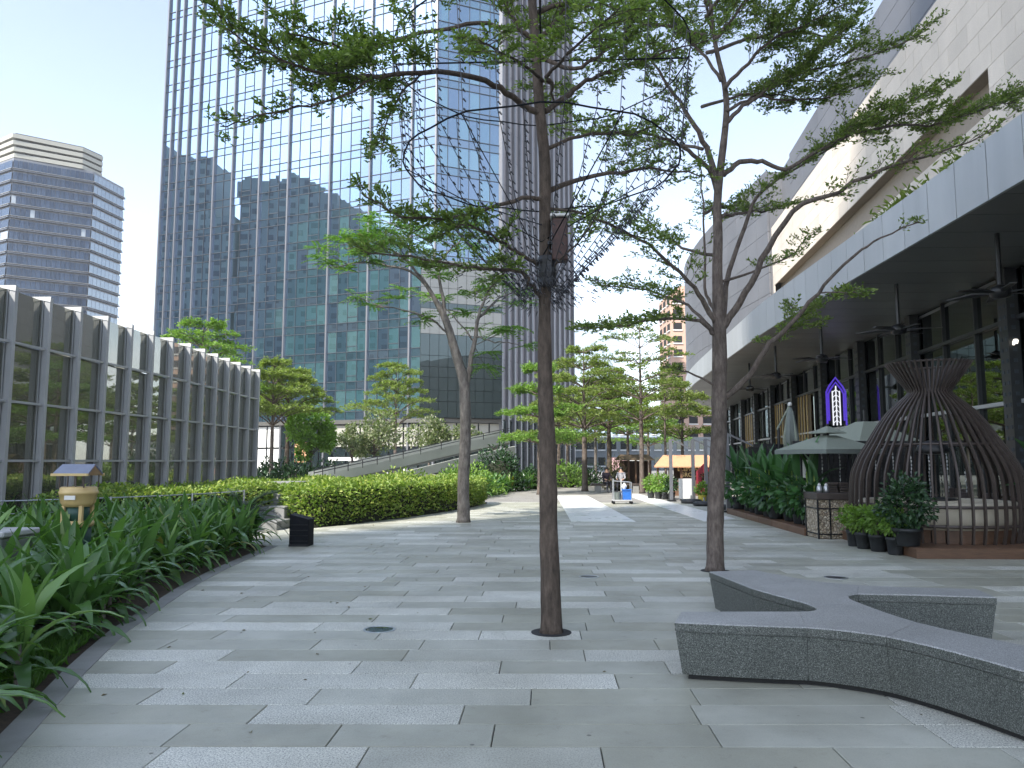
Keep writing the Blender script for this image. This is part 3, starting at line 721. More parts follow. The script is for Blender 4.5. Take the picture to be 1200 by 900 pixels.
for t in colt:
    m = MB(); m.box(SH(t) + nS * .22 + Vector((0, 0, 3.43)), (.5, .3, 6.84), math.atan2(dS.y, dS.x)); c = m.build('column', m_frame, rb)
    q = MB()
    for zz in np.arange(.4, 6.7, .3):
        for s_ in (-.12, .12):
            q.box(SH(t) + nS * .375 + dS * s_ + Vector((0, 0, zz)), (.1, .02, .1), math.atan2(dS.y, dS.x))
    for zz in np.arange(.4, 6.7, .3): q.box(SH(t) - dS * .255 + nS * .22 + Vector((0, 0, zz)), (.02, .1, .1), math.atan2(dS.y, dS.x))
    q.build('studs', m_tran, c, kind='stuff')
# dim interior behind the glass
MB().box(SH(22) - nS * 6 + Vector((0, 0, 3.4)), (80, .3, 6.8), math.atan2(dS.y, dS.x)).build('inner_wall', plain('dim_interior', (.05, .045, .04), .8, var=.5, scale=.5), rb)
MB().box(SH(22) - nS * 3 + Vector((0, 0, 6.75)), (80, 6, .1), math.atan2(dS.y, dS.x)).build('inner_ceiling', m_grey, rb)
# gold screens behind part of the glass
for t in (24.2, 24.9, 25.6, 26.3, 31.0, 31.8, 32.6, 33.3, 42, 43, 44, 45, 46):
    m = MB(); m.box(SH(t) + nS * .14 + Vector((0, 0, 3.9)), (.10, .06, 3.0), math.atan2(dS.y, dS.x)); m.build('gold_strip', plain('gold_metal', (.55, .40, .16), .35, .8) if 'gold_metal' not in bpy.data.materials else bpy.data.materials['gold_metal'], rb)
for i, (a, b_) in enumerate(((23.6, 27), (30.5, 33.8), (41, 47))):
    MB().box(SH((a + b_) / 2) + nS * .06 + Vector((0, 0, 4.0)), (b_ - a, .04, 2.7), math.atan2(dS.y, dS.x)).build('timber_screen', plain('brown_screen', (.10, .07, .035), .5), rb)
# neon arch sign
na = thing('neon_arch_sign', 'pointed purple neon arch sign with white pattern on the dark shopfront', 'neon sign', tuple(SH(15.7) + Vector((0, 0, 4))))
def arch(sc_):
    sc_ *= .85
    return [(-.5 * sc_, -1.3 * sc_), (-.5 * sc_, .55 * sc_), (-.36 * sc_, .85 * sc_), (0, 1.35 * sc_), (.36 * sc_, .85 * sc_), (.5 * sc_, .55 * sc_), (.5 * sc_, -1.3 * sc_)]
m_neon = emit('neon_purple', (.12, .06, .75), .24); m_neonw = emit('neon_white', (.8, .82, .9), .4)
dN = Vector((1, -.1, 0)).normalized(); nN = Vector((-.1, -1, 0)).normalized()
ac = SH(15.9) + nS * .75 + Vector((0, 0, 4.35))
for k in (1.0, .8):
    MB().tube([ac + dN * u * k + Vector((0, 0, v * k)) for u, v in arch(1)], .045, 6).build('neon_tube', m_neon, na)
m = MB(); P_ = arch(.95); m.add([ac - nN * .06 + dN * u + Vector((0, 0, v)) for u, v in P_] + [ac - nN * .1 + dN * u + Vector((0, 0, v)) for u, v in P_], [tuple(range(7)), tuple(range(7, 14))[::-1]] + [(i, (i + 1) % 7, 7 + (i + 1) % 7, 7 + i) for i in range(7)]); m.build('back_panel', m_dark, na)
m = MB()
for u in (-.16, 0, .16): m.tube([ac + dN * u + Vector((0, 0, -1.1)), ac + dN * u + Vector((0, 0, .75 - abs(u) * 1.5))], .03, 5)
for k in range(7):
    z0 = -1.0 + k * .24; m.tube([ac - dN * .16 + Vector((0, 0, z0)), ac + Vector((0, 0, z0 + .14)), ac + dN * .16 + Vector((0, 0, z0))], .022, 4)
m.build('white_motif', m_neonw, na)
# shop name letters at the right edge
def text(name, s, size, loc, rz, mat, parent=None, ext=.02, rx=90):
    cu = bpy.data.curves.new(name, 'FONT'); cu.body = s; cu.size = size; cu.extrude = ext; cu.offset = .006 * size
    o = bpy.data.objects.new(name, cu); COL.objects.link(o); dg = bpy.context.evaluated_depsgraph_get()
    me = bpy.data.meshes.new_from_object(o.evaluated_get(dg)); bpy.data.objects.remove(o)
    me.transform(Matrix.Translation(loc) @ Matrix.Rotation(rz, 4, 'Z') @ Matrix.Rotation(R(rx), 4, 'X')); me.materials.clear(); me.materials.append(mat)
    return link(name, me, parent)
ls = thing('shop_letters', 'glowing white letters on the dark glass at the right edge', 'shop sign', tuple(SH(.9) + Vector((0, 0, 4.6))))
text('letter', 'l', 1.1, SH(.95) + nS * .25 + Vector((0, 0, 4.42)), math.atan2(-dS.y, -dS.x), emit('letter_glow', (1, .93, .8), .7), ls, .03)
text('letter', 'r', .95, SH(.62) + nS * .25 + Vector((0, 0, 4.42)), math.atan2(-dS.y, -dS.x), bpy.data.materials['letter_glow'], ls, .03)
# ceiling fans
for i, (x, y, z, a) in enumerate(((10.6, 17.95, 5.5, .25), (10.6, 23.1, 5.5, .6), (10.65, 29.6, 5.5, .1), (10.7, 35.6, 5.5, .9), (11.2, 42, 5.5, .4), (12.5, 55.5, 4.75, .2))):
    w_ = ['nearest black ceiling fan hanging under the canopy at the right edge', 'black ceiling fan under the canopy above the ribbed pavilion', 'black ceiling fan under the canopy near the purple neon arch', 'black ceiling fan under the canopy above the closed parasol', 'black ceiling fan under the canopy before the gold screens', 'farthest black ceiling fan hanging under the rounded canopy end'][i]
    t = thing('ceiling_fan', w_, 'ceiling fan', (x, y, z), 'fans hanging under the canopy')
    MB().tube([(x, y, 6.88), (x, y, z)], .055, 8).build('rod', m_dark, t)
    MB().lathe((x, y, z), [(.05, -.16), (.2, -.13), (.24, 0), (.2, .1), (.07, .16)], 14, ).build('motor', m_dark, t, True)
    for k in range(6):
        th = a + k * math.pi / 3; u = Vector((math.cos(th), math.sin(th), 0)); v = Vector((-math.sin(th), math.cos(th), 0))
        m = MB(); c = Vector((x, y, z - .02))
        top = [c + u * .2 - v * .04, c + u * .55 - v * .13, c + u * 1.12 - v * .1, c + u * 1.15 + v * .02, c + u * .55 + v * .10 + Vector((0, 0, .05)), c + u * .2 + v * .04]
        m.add(top + [p - Vector((0, 0, .02)) for p in top], [tuple(range(6)), tuple(range(6, 12))[::-1]] + [(i_, (i_ + 1) % 6, 6 + (i_ + 1) % 6, 6 + i_) for i_ in range(6)]); m.build('blade', m_dark, t)
# ------------------------------------------------------------------ near tree with hoops and string lights
def P3(pts, d0): return [at(px, py, d0 + dd) for px, py, dd in pts]
def up_branches(T, base, h0, h1, nb, L0, L1, az0=0, r=.03, z_top=None, skip=None, **kw):
    for i in range(nb):
        t = i / max(1, nb - 1); z = lerp(h0, h1, t); az = az0 + i * 2.399
        if skip and skip(az): continue
        ln = lerp(L0, L1, t) * random.uniform(.85, 1.15); u = Vector((math.cos(az), math.sin(az), 0)); b0 = Vector((base.x, base.y, z))
        p = [b0, b0 + u * ln * .35 + Vector((0, 0, ln * .16)), b0 + u * ln * .7 + Vector((0, 0, ln * .24)), b0 + u * ln + Vector((0, 0, ln * .27))]
        q = T.limb(p, r, .006, 5, .03); T.spray(q, **kw)
D1 = 7.44; b1 = gnd(646, 741)
T1 = Tree('almond_tree', 'near dark trunked tree in the paving carrying two wire hoops of string lights', 'tree', b1, 'trees in the plaza', m_bark1, m_leaf1, .056)
tp = [b1 + Vector((0, 0, -.02))] + P3([(645, 690, 0), (643, 600, .02), (640, 480, 0), (638, 380, 0), (639, 280, .02), (638, 190, 0), (632, 120, 0), (627, 50, 0), (621, -40, .05), (612, -150, .1), (606, -260, .15)], D1)
T1.dens = 1.25; T1.trunk(tp, [.100, .094, .086, .074, .064, .060, .057, .052, .047, .04, .03, .012], 14)
for p, r0, kw in [
    ([(637, 133, 0), (613, 123, -.1), (587, 103, -.3), (550, 88, -.6), (500, 85, -.9), (440, 89, -1.2), (413, 88, -1.3), (367, 83, -1.5), (313, 62, -1.6), (262, 30, -1.7)], .045, dict(start=.42, n=44, L_=.66, nl=7, sub=3, dens=1.2)),
    ([(627, 48, 0), (600, 33, -.1), (560, 28, -.2), (500, 38, -.5), (440, 55, -.8), (410, 60, -1.0), (380, 50, -1.2), (335, 38, -1.3)], .034, dict(start=.45, n=30, L_=.6, nl=7, sub=3)),
    ([(440, 89, -1.2), (405, 112, -1.3), (350, 126, -1.4), (300, 138, -1.5), (258, 148, -1.5)], .016, dict(start=.3, n=11, L_=.38, nl=6, sub=2)),
    ([(500, 85, -.9), (470, 110, -.8), (455, 140, -.8), (448, 175, -.8)], .014, dict(start=.2, n=14, L_=.42, nl=7, sub=2)),
    ([(636, 235, 0), (620, 233, -.1), (583, 241, -.4), (550, 252, -.6), (510, 256, -.8), (470, 252, -.9), (425, 228, -1.0)], .032, dict(start=.4, n=22, L_=.45, nl=7, sub=2)),
    ([(630, 310, 0), (613, 300, -.2), (583, 280, -.4), (550, 264, -.6), (515, 275, -.7)], .028, dict(start=.35, n=16, L_=.45, nl=7)),
    ([(634, 350, 0), (620, 330, -.2), (607, 318, -.3), (567, 315, -.5), (523, 308, -.7), (470, 300, -.8), (430, 298, -.9)], .030, dict(start=.3, n=20, L_=.48, nl=7)),
    ([(639, 130, 0), (667, 110, .1), (687, 95, .2), (717, 85, .3), (747, 72, .4), (790, 58, .5), (830, 48, .6)], .040, dict(start=.3, n=26, L_=.6, nl=6, sub=3)),
    ([(640, 175, 0), (673, 160, .2), (707, 157, .4), (745, 157, .6), (780, 140, .8)], .028, dict(start=.35, n=14, L_=.5, nl=5)),
    ([(633, 66, 0), (673, 80, -.2), (700, 65, -.4), (725, 45, -.5), (748, 18, -.6), (765, -15, -.6)], .030, dict(start=.3, n=22, L_=.55, nl=7, sub=3)),
    ([(628, 46, 0), (640, 38, .1), (657, 17, .2), (675, -10, .3), (700, -45, .4)], .036, dict(start=.25, n=20, L_=.6, nl=6, sub=3)),
    ([(625, 48, 0), (610, 35, 0), (597, 15, .1), (588, -15, .2), (570, -60, .3)], .034, dict(start=.2, n=20, L_=.6, nl=6, sub=3)),
    ([(640, 245, 0), (670, 247, .2), (703, 257, .4), (740, 275, .7), (770, 282, .9)], .022, dict(start=.3, n=13, L_=.42, nl=5)),
    ([(640, 320, 0), (660, 300, -.2), (690, 268, -.3), (716, 220, -.4)], .016, dict(start=.4, n=7, L_=.3, nl=5)),
    ([(612, 300, -.2), (590, 320, -.3), (570, 345, -.4)], .010, dict(start=.3, n=6, L_=.3, nl=5)),
    ([(636, 95, 0), (618, 80, -.5), (590, 62, -1.1), (560, 45, -1.7)], .026, dict(start=.3, n=18, L_=.5, nl=6, sub=3)),
    ([(640, 90, 0), (660, 70, -.6), (690, 40, -1.3), (725, 10, -1.9)], .026, dict(start=.3, n=18, L_=.5, nl=6, sub=3)),
]:
    q = T1.limb(P3(p, D1), r0 * .8, .005, 7); T1.spray(q, **kw)
up_branches(T1, Vector((b1.x, b1.y + .1, 0)), 4.3, 7.4, 9, 2.2, 1.6, .6, skip=lambda a: math.sin(a) < .2, start=.3, n=16, L_=.5, nl=6, sub=2)
up_branches(T1, Vector((b1.x - .1, b1.y + .1, 0)), 6.2, 8.6, 9, 2.4, 1.2, .3, start=.3, n=16, L_=.5, nl=5, sub=2)
MB().lathe((b1.x, b1.y, 0), [(.19, -.01), (.19, .0035), (.02, .004)], 24).build('tree_pit', m_shade, T1.t)
T1.done()
bx = thing('nest_box', 'rusty brown metal box strapped to the near tree trunk below the hoop', 'box', tuple(at(656, 285, 7.4)))
c = at(656, 282, 7.38); MB().bbox(c, (.15, .15, .42), .01).build('body', plain('rusty_brown', (.06, .028, .022), .6, var=.5, scale=20), bx)
MB().bbox(c + Vector((0, -.01, .23)), (.19, .2, .025), .006).build('lid', m_alul, bx)
MB().box(c + Vector((-.08, .05, -.02)), (.08, .12, .03)).build('strap', m_dark, bx)
MB().lathe(tuple(at(641, 322, 7.4) - Vector((0, 0, .12))), [(.088, 0), (.095, .03), (.088, .08), (.096, .13), (.09, .2), (.094, .26), (.085, .3)], 12).build('cable_wrap', m_dark, bx)
hp = thing('light_hoop', 'two wire hoops round the near tree hung with curtains of tiny bulbs', 'string lights', tuple(b1 + Vector((0, 0, 4.5))))
z0, z1, z2 = 4.52, 5.62, 3.18; hc = Vector((b1.x - .08, b1.y, 0))
def ring(r, z, n=40): return [hc + Vector((r * math.cos(2 * math.pi * i / n), r * math.sin(2 * math.pi * i / n), z + .015 * math.sin(i * 1.7))) for i in range(n + 1)]
MB().tube(ring(1.36, z0), .0085, 6).build('hoop', m_black, hp); MB().tube(ring(1.48, z1), .0075, 6).build('hoop', m_black, hp)
sp2 = MB()
for a in (0, math.pi / 2): sp2.tube([hc + Vector((-1.48 * math.cos(a), -1.48 * math.sin(a), z1)), hc + Vector((1.48 * math.cos(a), 1.48 * math.sin(a), z1))], .009, 5)
for a in (0, 1.05, 2.1, 3.14, 4.2, 5.25): sp2.tube([hc + Vector((1.36 * math.cos(a), 1.36 * math.sin(a), z0)), hc + Vector((0, 0, 3.75 + .2 * math.sin(a)))], .006, 4)
sp2.build('spokes', m_black, hp)
for i in range(30):
    a = 2 * math.pi * i / 30 + random.uniform(-.05, .05); u = Vector((math.cos(a), math.sin(a), 0)); m = MB()
    p0 = hc + u * 1.48 + Vector((0, 0, z1)); p1 = hc + u * 1.36 + Vector((0, 0, z0)); p2 = hc + u * .16 + Vector((0, 0, z2 + random.uniform(-.05, .1)))
    mid = p1.lerp(p2, .5) - Vector((0, 0, .06)); path = [p0, p1, mid, p2]; m.tube(path, .0045, 3, cap=False)
    for a_, b_ in zip(path, path[1:]):
        n_ = int((b_ - a_).length / .085)
        for j in range(n_):
            p = a_.lerp(b_, (j + .5) / n_) + Vector((.008, 0, 0)); m.tube([p, p + Vector((.022, random.uniform(-.012, .012), -.028))], [.009, .006], 4)
    m.build('light_string', m_bulb, hp)
m = MB()
for i in range(230):
    a = random.uniform(0, 6.283); r = .12 + abs(random.gauss(0, .30)); p = hc + Vector((r * math.cos(a), r * math.sin(a), z2 + .02 + .22 * r + random.uniform(-.16, .06) ))
    d = Vector((math.cos(a), math.sin(a), random.uniform(-1.2, -.2))) * .045; m.tube([p, p + d], [.007, .003], 3)
m.build('bulb_cluster', m_bulb, hp, kind='stuff')

# ------------------------------------------------------------------ second tree behind the bench
D2 = 11.63; b2 = gnd(838, 669)
T2 = Tree('almond_tree', 'tall forked tree with wide open sprays just behind the granite bench', 'tree', b2, 'trees in the plaza', m_bark2, m_leaf2, .068)
T2.dens = 1.85; T2.trunk([b2 + Vector((0, 0, -.02))] + P3([(838, 620, 0), (840, 560, 0), (843, 470, 0), (843, 400, 0), (841, 330, 0), (841, 280, 0), (841, 233, 0), (845, 190, 0), (851, 140, .05), (849, 100, .1), (838, 50, .1), (830, -20, .1), (822, -120, .2)], D2),
         [.128, .122, .116, .112, .108, .078, .07, .064, .056, .048, .042, .034, .026, .012], 14)
for p, r0, kw in [
    ([(842, 232, 0), (832, 183, -.1), (813, 147, -.3), (790, 110, -.4), (765, 75, -.6), (745, 30, -.7)], .055, dict(start=.45, n=18, L_=.75, nl=6, sub=3)),
    ([(842, 220, 0), (830, 197, -.2), (807, 177, -.5), (790, 167, -.7), (757, 157, -1.1), (700, 155, -1.6), (660, 150, -2.0)], .042, dict(start=.4, n=22, L_=.65, nl=5, sub=2)),
    ([(848, 205, 0), (867, 190, .1), (893, 190, .2), (920, 198, .3), (960, 176, .5), (1000, 158, .7), (1050, 147, .8), (1100, 146, .9), (1150, 128, 1.0), (1190, 120, 1.0)], .045, dict(start=.42, n=46, L_=1.1, nl=6, sub=3)),
    ([(955, 180, .5), (1000, 148, .6), (1050, 125, .7), (1110, 104, .8)], .02, dict(start=.15, n=20, L_=.7, nl=6, sub=3)),
    ([(925, 90, .4), (975, 76, .7), (1030, 62, .9), (1078, 42, 1.0)], .02, dict(start=.1, n=20, L_=.75, nl=5, sub=3)),
    ([(890, 112, .2), (930, 118, .6), (975, 112, 1.0), (1020, 98, 1.3)], .02, dict(start=.1, n=18, L_=.75, nl=5, sub=3)),
    ([(846, 385, 0), (867, 353, -.1), (893, 305, -.3), (930, 248, -.6), (983, 223, -.9), (1050, 192, -1.2), (1100, 181, -1.4), (1165, 152, -1.6)], .06, dict(start=.5, n=24, L_=.55, nl=4, sub=2, dens=.8)),
    ([(846, 375, 0), (850, 335, .2), (862, 295, .4), (882, 240, .6), (907, 213, .8), (950, 188, 1.0), (995, 160, 1.2)], .05, dict(start=.45, n=18, L_=.7, nl=5)),
    ([(848, 468, 0), (880, 440, -.2), (897, 410, -.4), (927, 380, -.7), (957, 345, -1.0), (1000, 300, -1.3), (1033, 278, -1.5), (1078, 260, -1.7)], .05, dict(start=.9, n=5, L_=.3, nl=1, sub=1)),
    ([(915, 392, -.6), (930, 375, -.5), (950, 362, -.4), (985, 345, -.3)], .018, dict(start=.1, n=14, L_=.5, nl=6)),
    ([(957, 345, -1.0), (985, 342, -1.1), (1012, 345, -1.2)], .012, dict(start=.5, n=6, L_=.3, nl=6)),
    ([(893, 412, -.4), (905, 400, -.2), (935, 380, 0), (955, 382, .1)], .014, dict(start=.2, n=10, L_=.45, nl=6)),
    ([(838, 452, 0), (807, 437, -.1), (780, 430, -.2)], .02, dict(start=.5, n=6, L_=.35, nl=3)),
    ([(838, 392, 0), (820, 378, -.1), (773, 373, -.4), (723, 382, -.7), (687, 384, -1.0)], .035, dict(start=.3, n=22, L_=.6, nl=6, sub=2)),
    ([(838, 378, 0), (823, 350, -.2), (807, 330, -.4), (760, 287, -.9), (713, 263, -1.3), (680, 253, -1.6)], .045, dict(start=.35, n=22, L_=.7, nl=5, sub=2)),
    ([(835, 388, 0), (813, 363, .3), (780, 347, .7), (747, 338, 1.1), (705, 335, 1.4)], .03, dict(start=.3, n=20, L_=.65, nl=5, sub=2)),
    ([(837, 362, 0), (827, 345, .1), (827, 300, .1), (823, 220, .2), (818, 165, .2)], .03, dict(start=.4, n=8, L_=.3, nl=4)),
    ([(849, 150, 0), (865, 130, .1), (890, 112, .2), (925, 90, .4), (960, 60, .5), (1000, 25, .6)], .04, dict(start=.35, n=24, L_=.8, nl=6, sub=3)),
    ([(848, 105, 0), (870, 80, -.2), (900, 50, -.5), (940, 30, -.8), (990, 5, -1.1)], .036, dict(start=.3, n=26, L_=.8, nl=7, sub=3)),
    ([(845, 95, 0), (820, 60, .2), (790, 30, .4), (770, -10, .5)], .03, dict(start=.3, n=20, L_=.7, nl=6, sub=3)),
    ([(852, 130, 0), (875, 118, .3), (905, 100, .6), (950, 95, .9), (990, 100, 1.2)], .03, dict(start=.3, n=18, L_=.8, nl=6, sub=3)),
    ([(838, 45, 0), (860, 20, -.2), (885, -15, -.4), (920, -50, -.5)], .03, dict(start=.15, n=22, L_=.8, nl=7, sub=3)),
    ([(845, 255, 0), (870, 250, .6), (900, 245, 1.3), (935, 238, 1.9)], .03, dict(start=.35, n=14, L_=.6, nl=4)),
    ([(846, 330, 0), (880, 318, .5), (925, 300, 1.1), (950, 275, 1.4)], .025, dict(start=.4, n=12, L_=.5, nl=4)),
    ([(845, 300, 0), (800, 290, .5), (770, 270, 1.0), (740, 235, 1.5)], .03, dict(start=.35, n=16, L_=.65, nl=4)),
]:
    q = T2.limb(P3(p, D2), r0, .007, 7, .03); T2.spray(q, **kw)
up_branches(T2, Vector((b2.x + .1, b2.y + .1, 0)), 8.0, 10.6, 10, 2.8, 1.4, .4, r=.035, start=.25, n=20, L_=.8, nl=6, sub=3)
up_branches(T2, Vector((b2.x, b2.y + .1, 0)), 5.4, 7.8, 8, 2.6, 2.2, 1.1, r=.03, skip=lambda a: math.sin(a) < .3, start=.3, n=16, L_=.7, nl=5, sub=2)
MB().lathe((b2.x, b2.y, 0), [(.21, -.01), (.21, .0035), (.02, .004)], 24).build('tree_pit', m_shade, T2.t)
T2.done()

# ------------------------------------------------------------------ forked feathery tree by the hedge
D3 = 20.3; b3 = gnd(543, 612)
T3 = Tree('feathery_tree', 'slim pale trunk forking high with feathery light green leaves beside the hedge', 'tree', b3, 'trees in the plaza', m_bark3, m_leaf3, .20, width=.26, up=.9)
T3.trunk([b3 + Vector((0, 0, -.03))] + P3([(543, 570, 0), (545, 520, 0), (545, 470, 0), (543, 445, 0), (533, 410, -.1), (522, 375, -.2), (508, 348, -.3), (494, 325, -.4)], D3), [.17, .155, .15, .145, .14, .12, .10, .06, .04], 12)
for p, r0, n_ in [
    ([(546, 455, 0), (551, 430, .1), (556, 400, .2), (561, 370, .2), (572, 342, .3), (590, 320, .4)], .10, 7),
    ([(524, 380, -.2), (517, 340, -.2), (512, 310, -.1), (505, 285, 0)], .06, 8),
    ([(510, 350, -.3), (488, 322, -.5), (455, 312, -.8), (420, 308, -1.1), (388, 315, -1.3)], .045, 11),
    ([(494, 325, -.4), (470, 300, -.6), (440, 288, -.9), (405, 292, -1.1)], .04, 10),
    ([(561, 372, .2), (585, 350, .6), (612, 338, 1.0)], .04, 5),
    ([(556, 400, .2), (540, 380, .6), (520, 360, 1.1), (500, 345, 1.6)], .03, 6),
    ([(528, 395, -.1), (505, 375, -.6), (470, 362, -1.0), (440, 360, -1.3)], .03, 5),
    ([(558, 395, .2), (580, 400, -.4), (598, 402, -.9)], .025, 2),
    ([(512, 310, -.1), (530, 290, .3), (550, 275, .7)], .03, 7), ([(505, 285, 0), (480, 270, -.4), (455, 262, -.8)], .03, 7)]:
    q = T3.limb(P3(p, D3), r0, .012, 6, .04)
    for i in range(n_):
        t = lerp(.4, 1, (i + 1) / n_); f = t * (len(q) - 1); a = min(int(f), len(q) - 2); p0 = q[a].lerp(q[a + 1], f - a)
        e = p0 + Vector((rng.normal(0, .35), rng.normal(0, .45), rng.normal(.08, .18))); T3.br.tube([p0, e], [.012, .006], 4, cap=False)
        for _ in range(9):                                         # a rosette of feathery, drooping leaflets
            az = random.uniform(0, 6.283); dr = Vector((math.cos(az), math.sin(az), random.uniform(-.15, .45)))
            ln = random.uniform(.28, .5); prev = e
            for s_ in range(7):
                pp = e + dr * ln * (s_ + 1) / 7 - Vector((0, 0, .22 * ln * ((s_ + 1) / 7) ** 2))
                lat = Vector((-dr.y, dr.x, 0))
                for sg in (-1, 1): T3.P.append(pp); T3.D.append(lat * sg + dr * .5 - Vector((0, 0, .15))); T3.S.append(.115)
for sp_px, sp_py, dd in ((568, 430, .3), (590, 388, -.5), (601, 384, -.6)):
    e = at(sp_px, sp_py, D3 + dd)
    for _ in range(14):
        az = random.uniform(0, 6.283); dr = Vector((math.cos(az), math.sin(az), random.uniform(-.2, .3)))
        for s_ in range(7):
            pp = e + dr * .5 * (s_ + 1) / 7 - Vector((0, 0, .16 * ((s_ + 1) / 7) ** 2))
            for sg in (-1, 1): T3.P.append(pp); T3.D.append(Vector((-dr.y, dr.x, 0)) * sg + dr * .5); T3.S.append(.12)
    T3.br.tube([at(556, 405, D3 + .2), e], [.014, .006], 4, cap=False)
T3.done()

# ------------------------------------------------------------------ trees farther along the plaza
def tiered(name, label, group, base, H, clear, Rc, tiers, bark, leaf, ls, n=12, r0=.14, per=7, bend=.0, flat=.18, nl=6, L_=.9, cone=.7, sub=2, rise=.08):
    T = Tree(name, label, 'tree', base, group, bark, leaf, ls); T.dens = 1.45
    p = [base + Vector((bend * math.sin(i * 1.3), 0, H * i / 7)) for i in range(8)]
    tk = T.trunk(p, [r0, r0 * .85, r0 * .78, r0 * .7, r0 * .55, r0 * .4, r0 * .25, .02], 9)
    az = random.random() * 6
    for k in range(tiers):
        t = k / max(1, tiers - 1); z = lerp(clear, H * .97, t ** .9); rr = Rc * (1 - cone * t ** 1.3) * random.uniform(.85, 1.1)
        b0 = base + Vector((bend * math.sin(z / H * 7 * 1.3), 0, z))
        for i in range(per if t < .8 else per - 2):
            az += 6.283 / per + random.uniform(-.25, .25); ln = rr * random.uniform(.7, 1.12); u = Vector((math.cos(az), math.sin(az), 0)); ri = random.uniform(.05, .22) + rise
            q = T.limb([b0, b0 + u * ln * .4 + Vector((0, 0, ln * ri * .7)), b0 + u * ln * .75 + Vector((0, 0, ln * ri)), b0 + u * ln + Vector((0, 0, ln * ri * .95))], r0 * .28 * (1 - .5 * t), .01, 5, .04)
            T.spray(q, start=.25, n=n, L_=L_ * (1 - .4 * t), nl=nl, sub=sub, flat=flat, rise=.0)
    return T.done()
G1 = 'trees along the far plaza'
def B(px, d): v = at(px, 540, d); return Vector((v.x, v.y, 0))
tiered('plaza_tree', 'double trunked spreading tree left of the white marble strip', G1, B(685, 41), 7.6, 3.3, 3.2, 5, m_bark2, m_leafm, .15, r0=.17, n=13)
tiered('plaza_tree', 'bright low spreading tree half hidden behind the near trunk', G1, B(632, 37), 6.0, 2.4, 2.1, 4, m_bark2, m_leafb, .14, r0=.13, n=14, nl=7)
tiered('plaza_tree', 'spreading tree with dark trunk behind the cleaning trolley', G1, B(714, 48), 7.2, 3.6, 3.0, 5, m_bark1, m_leafm, .16, r0=.19, n=12)
tiered('plaza_tree', 'tall slender layered tree beside the orange roofed stall', G1, B(752, 38.5), 8.3, 3.6, 2.9, 6, m_bark2, m_leaf2, .14, r0=.14, n=10, per=6, cone=.45, nl=5, flat=.1)
tiered('plaza_tree', 'far slim tree with pale trunk between the two dark ones', G1, B(698, 56), 7.0, 3.6, 2.6, 4, m_bark3, m_leafm, .18, r0=.13, n=10)
tiered('plaza_tree', 'far tree with thin trunk behind the seated people', G1, B(736, 55), 6.6, 3.4, 2.8, 4, m_bark2, m_leafb, .18, r0=.14, n=10)
tiered('plaza_tree', 'light green tree above the orange roofed stall before the pink block', G1, B(800, 47), 6.3, 2.9, 2.7, 4, m_bark2, m_leafm, .16, r0=.12, n=12)
tiered('plaza_tree', 'thin straight tree between the stall and the pink block', G1, B(780, 44), 6.9, 3.9, 1.8, 4, m_bark2, m_leafm, .15, r0=.09, n=8, per=5)
tiered('plaza_tree', 'far tree filling the gap between the double trunk and the near trunk', G1, B(655, 50), 7.0, 2.6, 3.0, 5, m_bark2, m_leafm, .18, r0=.15, n=11)
tiered('plaza_tree', 'far spreading tree closing the view between the stall and the trolley', G1, B(760, 66), 7.0, 2.8, 3.4, 4, m_bark2, m_leafb, .22, r0=.15, n=10)
tiered('plaza_tree', 'farthest pale tree at the end of the marble strips', G1, B(665, 62), 6.5, 2.8, 3.0, 4, m_bark2, m_leafm, .2, r0=.14, n=9)
G2 = 'trees in the garden before the tower'
tiered('garden_tree', 'umbrella shaped tree beside the end of the glass screen', G2, B(336, 45), 6.7, 3.6, 3.0, 5, m_bark1, m_leafm, .15, r0=.17, n=15, per=8, cone=.55, nl=7, rise=.2)
tiered('garden_tree', 'feathery tiered tree in the middle of the tower front', G2, B(463, 60), 8.9, 4.2, 3.4, 6, m_bark2, m_leafm, .2, r0=.15, n=12, cone=.65, nl=6, rise=.25)
tiered('garden_tree', 'tree showing its crown above the glass screen', G2, Vector((-16.4, 36, 0)), 8.0, 4.2, 3.0, 5, m_bark2, m_leafb, .15, r0=.15, n=12, rise=.25)
tiered('garden_tree', 'tree with low crown just past the glass screen end', G2, B(318, 39), 6.6, 3.4, 2.0, 4, m_bark2, m_leafm, .15, r0=.13, n=13, rise=.3)
def cloud_tree(name, label, group, base, H, r, leaf, ls, n, bark=None, r0=.1, lobes=9, zfrac=.5):
    T = Tree(name, label, 'tree', base, group, bark or m_bark2, leaf, ls, width=.55)
    T.trunk([base, base + Vector((.05, 0, H * .3)), base + Vector((0, .05, H * .55)), base + Vector((.03, 0, H * .8))], [r0, r0 * .8, r0 * .6, .02], 8)
    for _ in range(lobes):
        u = Vector(rng.normal(0, 1, 3)); u.z *= .6; u.normalize(); c = base + Vector((0, 0, H * (1 - zfrac / 2))) + Vector((u.x * r * .62, u.y * r * .62, u.z * H * zfrac * .36)); lr = r * random.uniform(.32, .5)
        T.limb([base + Vector((0, 0, H * .42)), c], r0 * .4, .01, 5)
        for _ in range(n // lobes):
            v = Vector(rng.normal(0, 1, 3)).normalized(); T.P.append(c + v * lr * random.uniform(.55, 1.05) * (.7 + .3 * abs(v.z))); T.D.append(v + Vector(rng.normal(0, .5, 3)) + Vector((0, 0, -.15))); T.S.append(ls * random.uniform(.7, 1.25))
    return T.done()
cloud_tree('small_tree', 'small bright green round tree before the white lobby wall', G2, B(363, 42), 4.3, 1.55, m_leafb, .2, 3600, zfrac=.62)
cloud_tree('flowering_tree', 'silvery flowering bushy tree left of the ramp', G2, B(438, 52), 4.8, 1.9, m_leafp, .22, 3200, zfrac=.65, lobes=11)
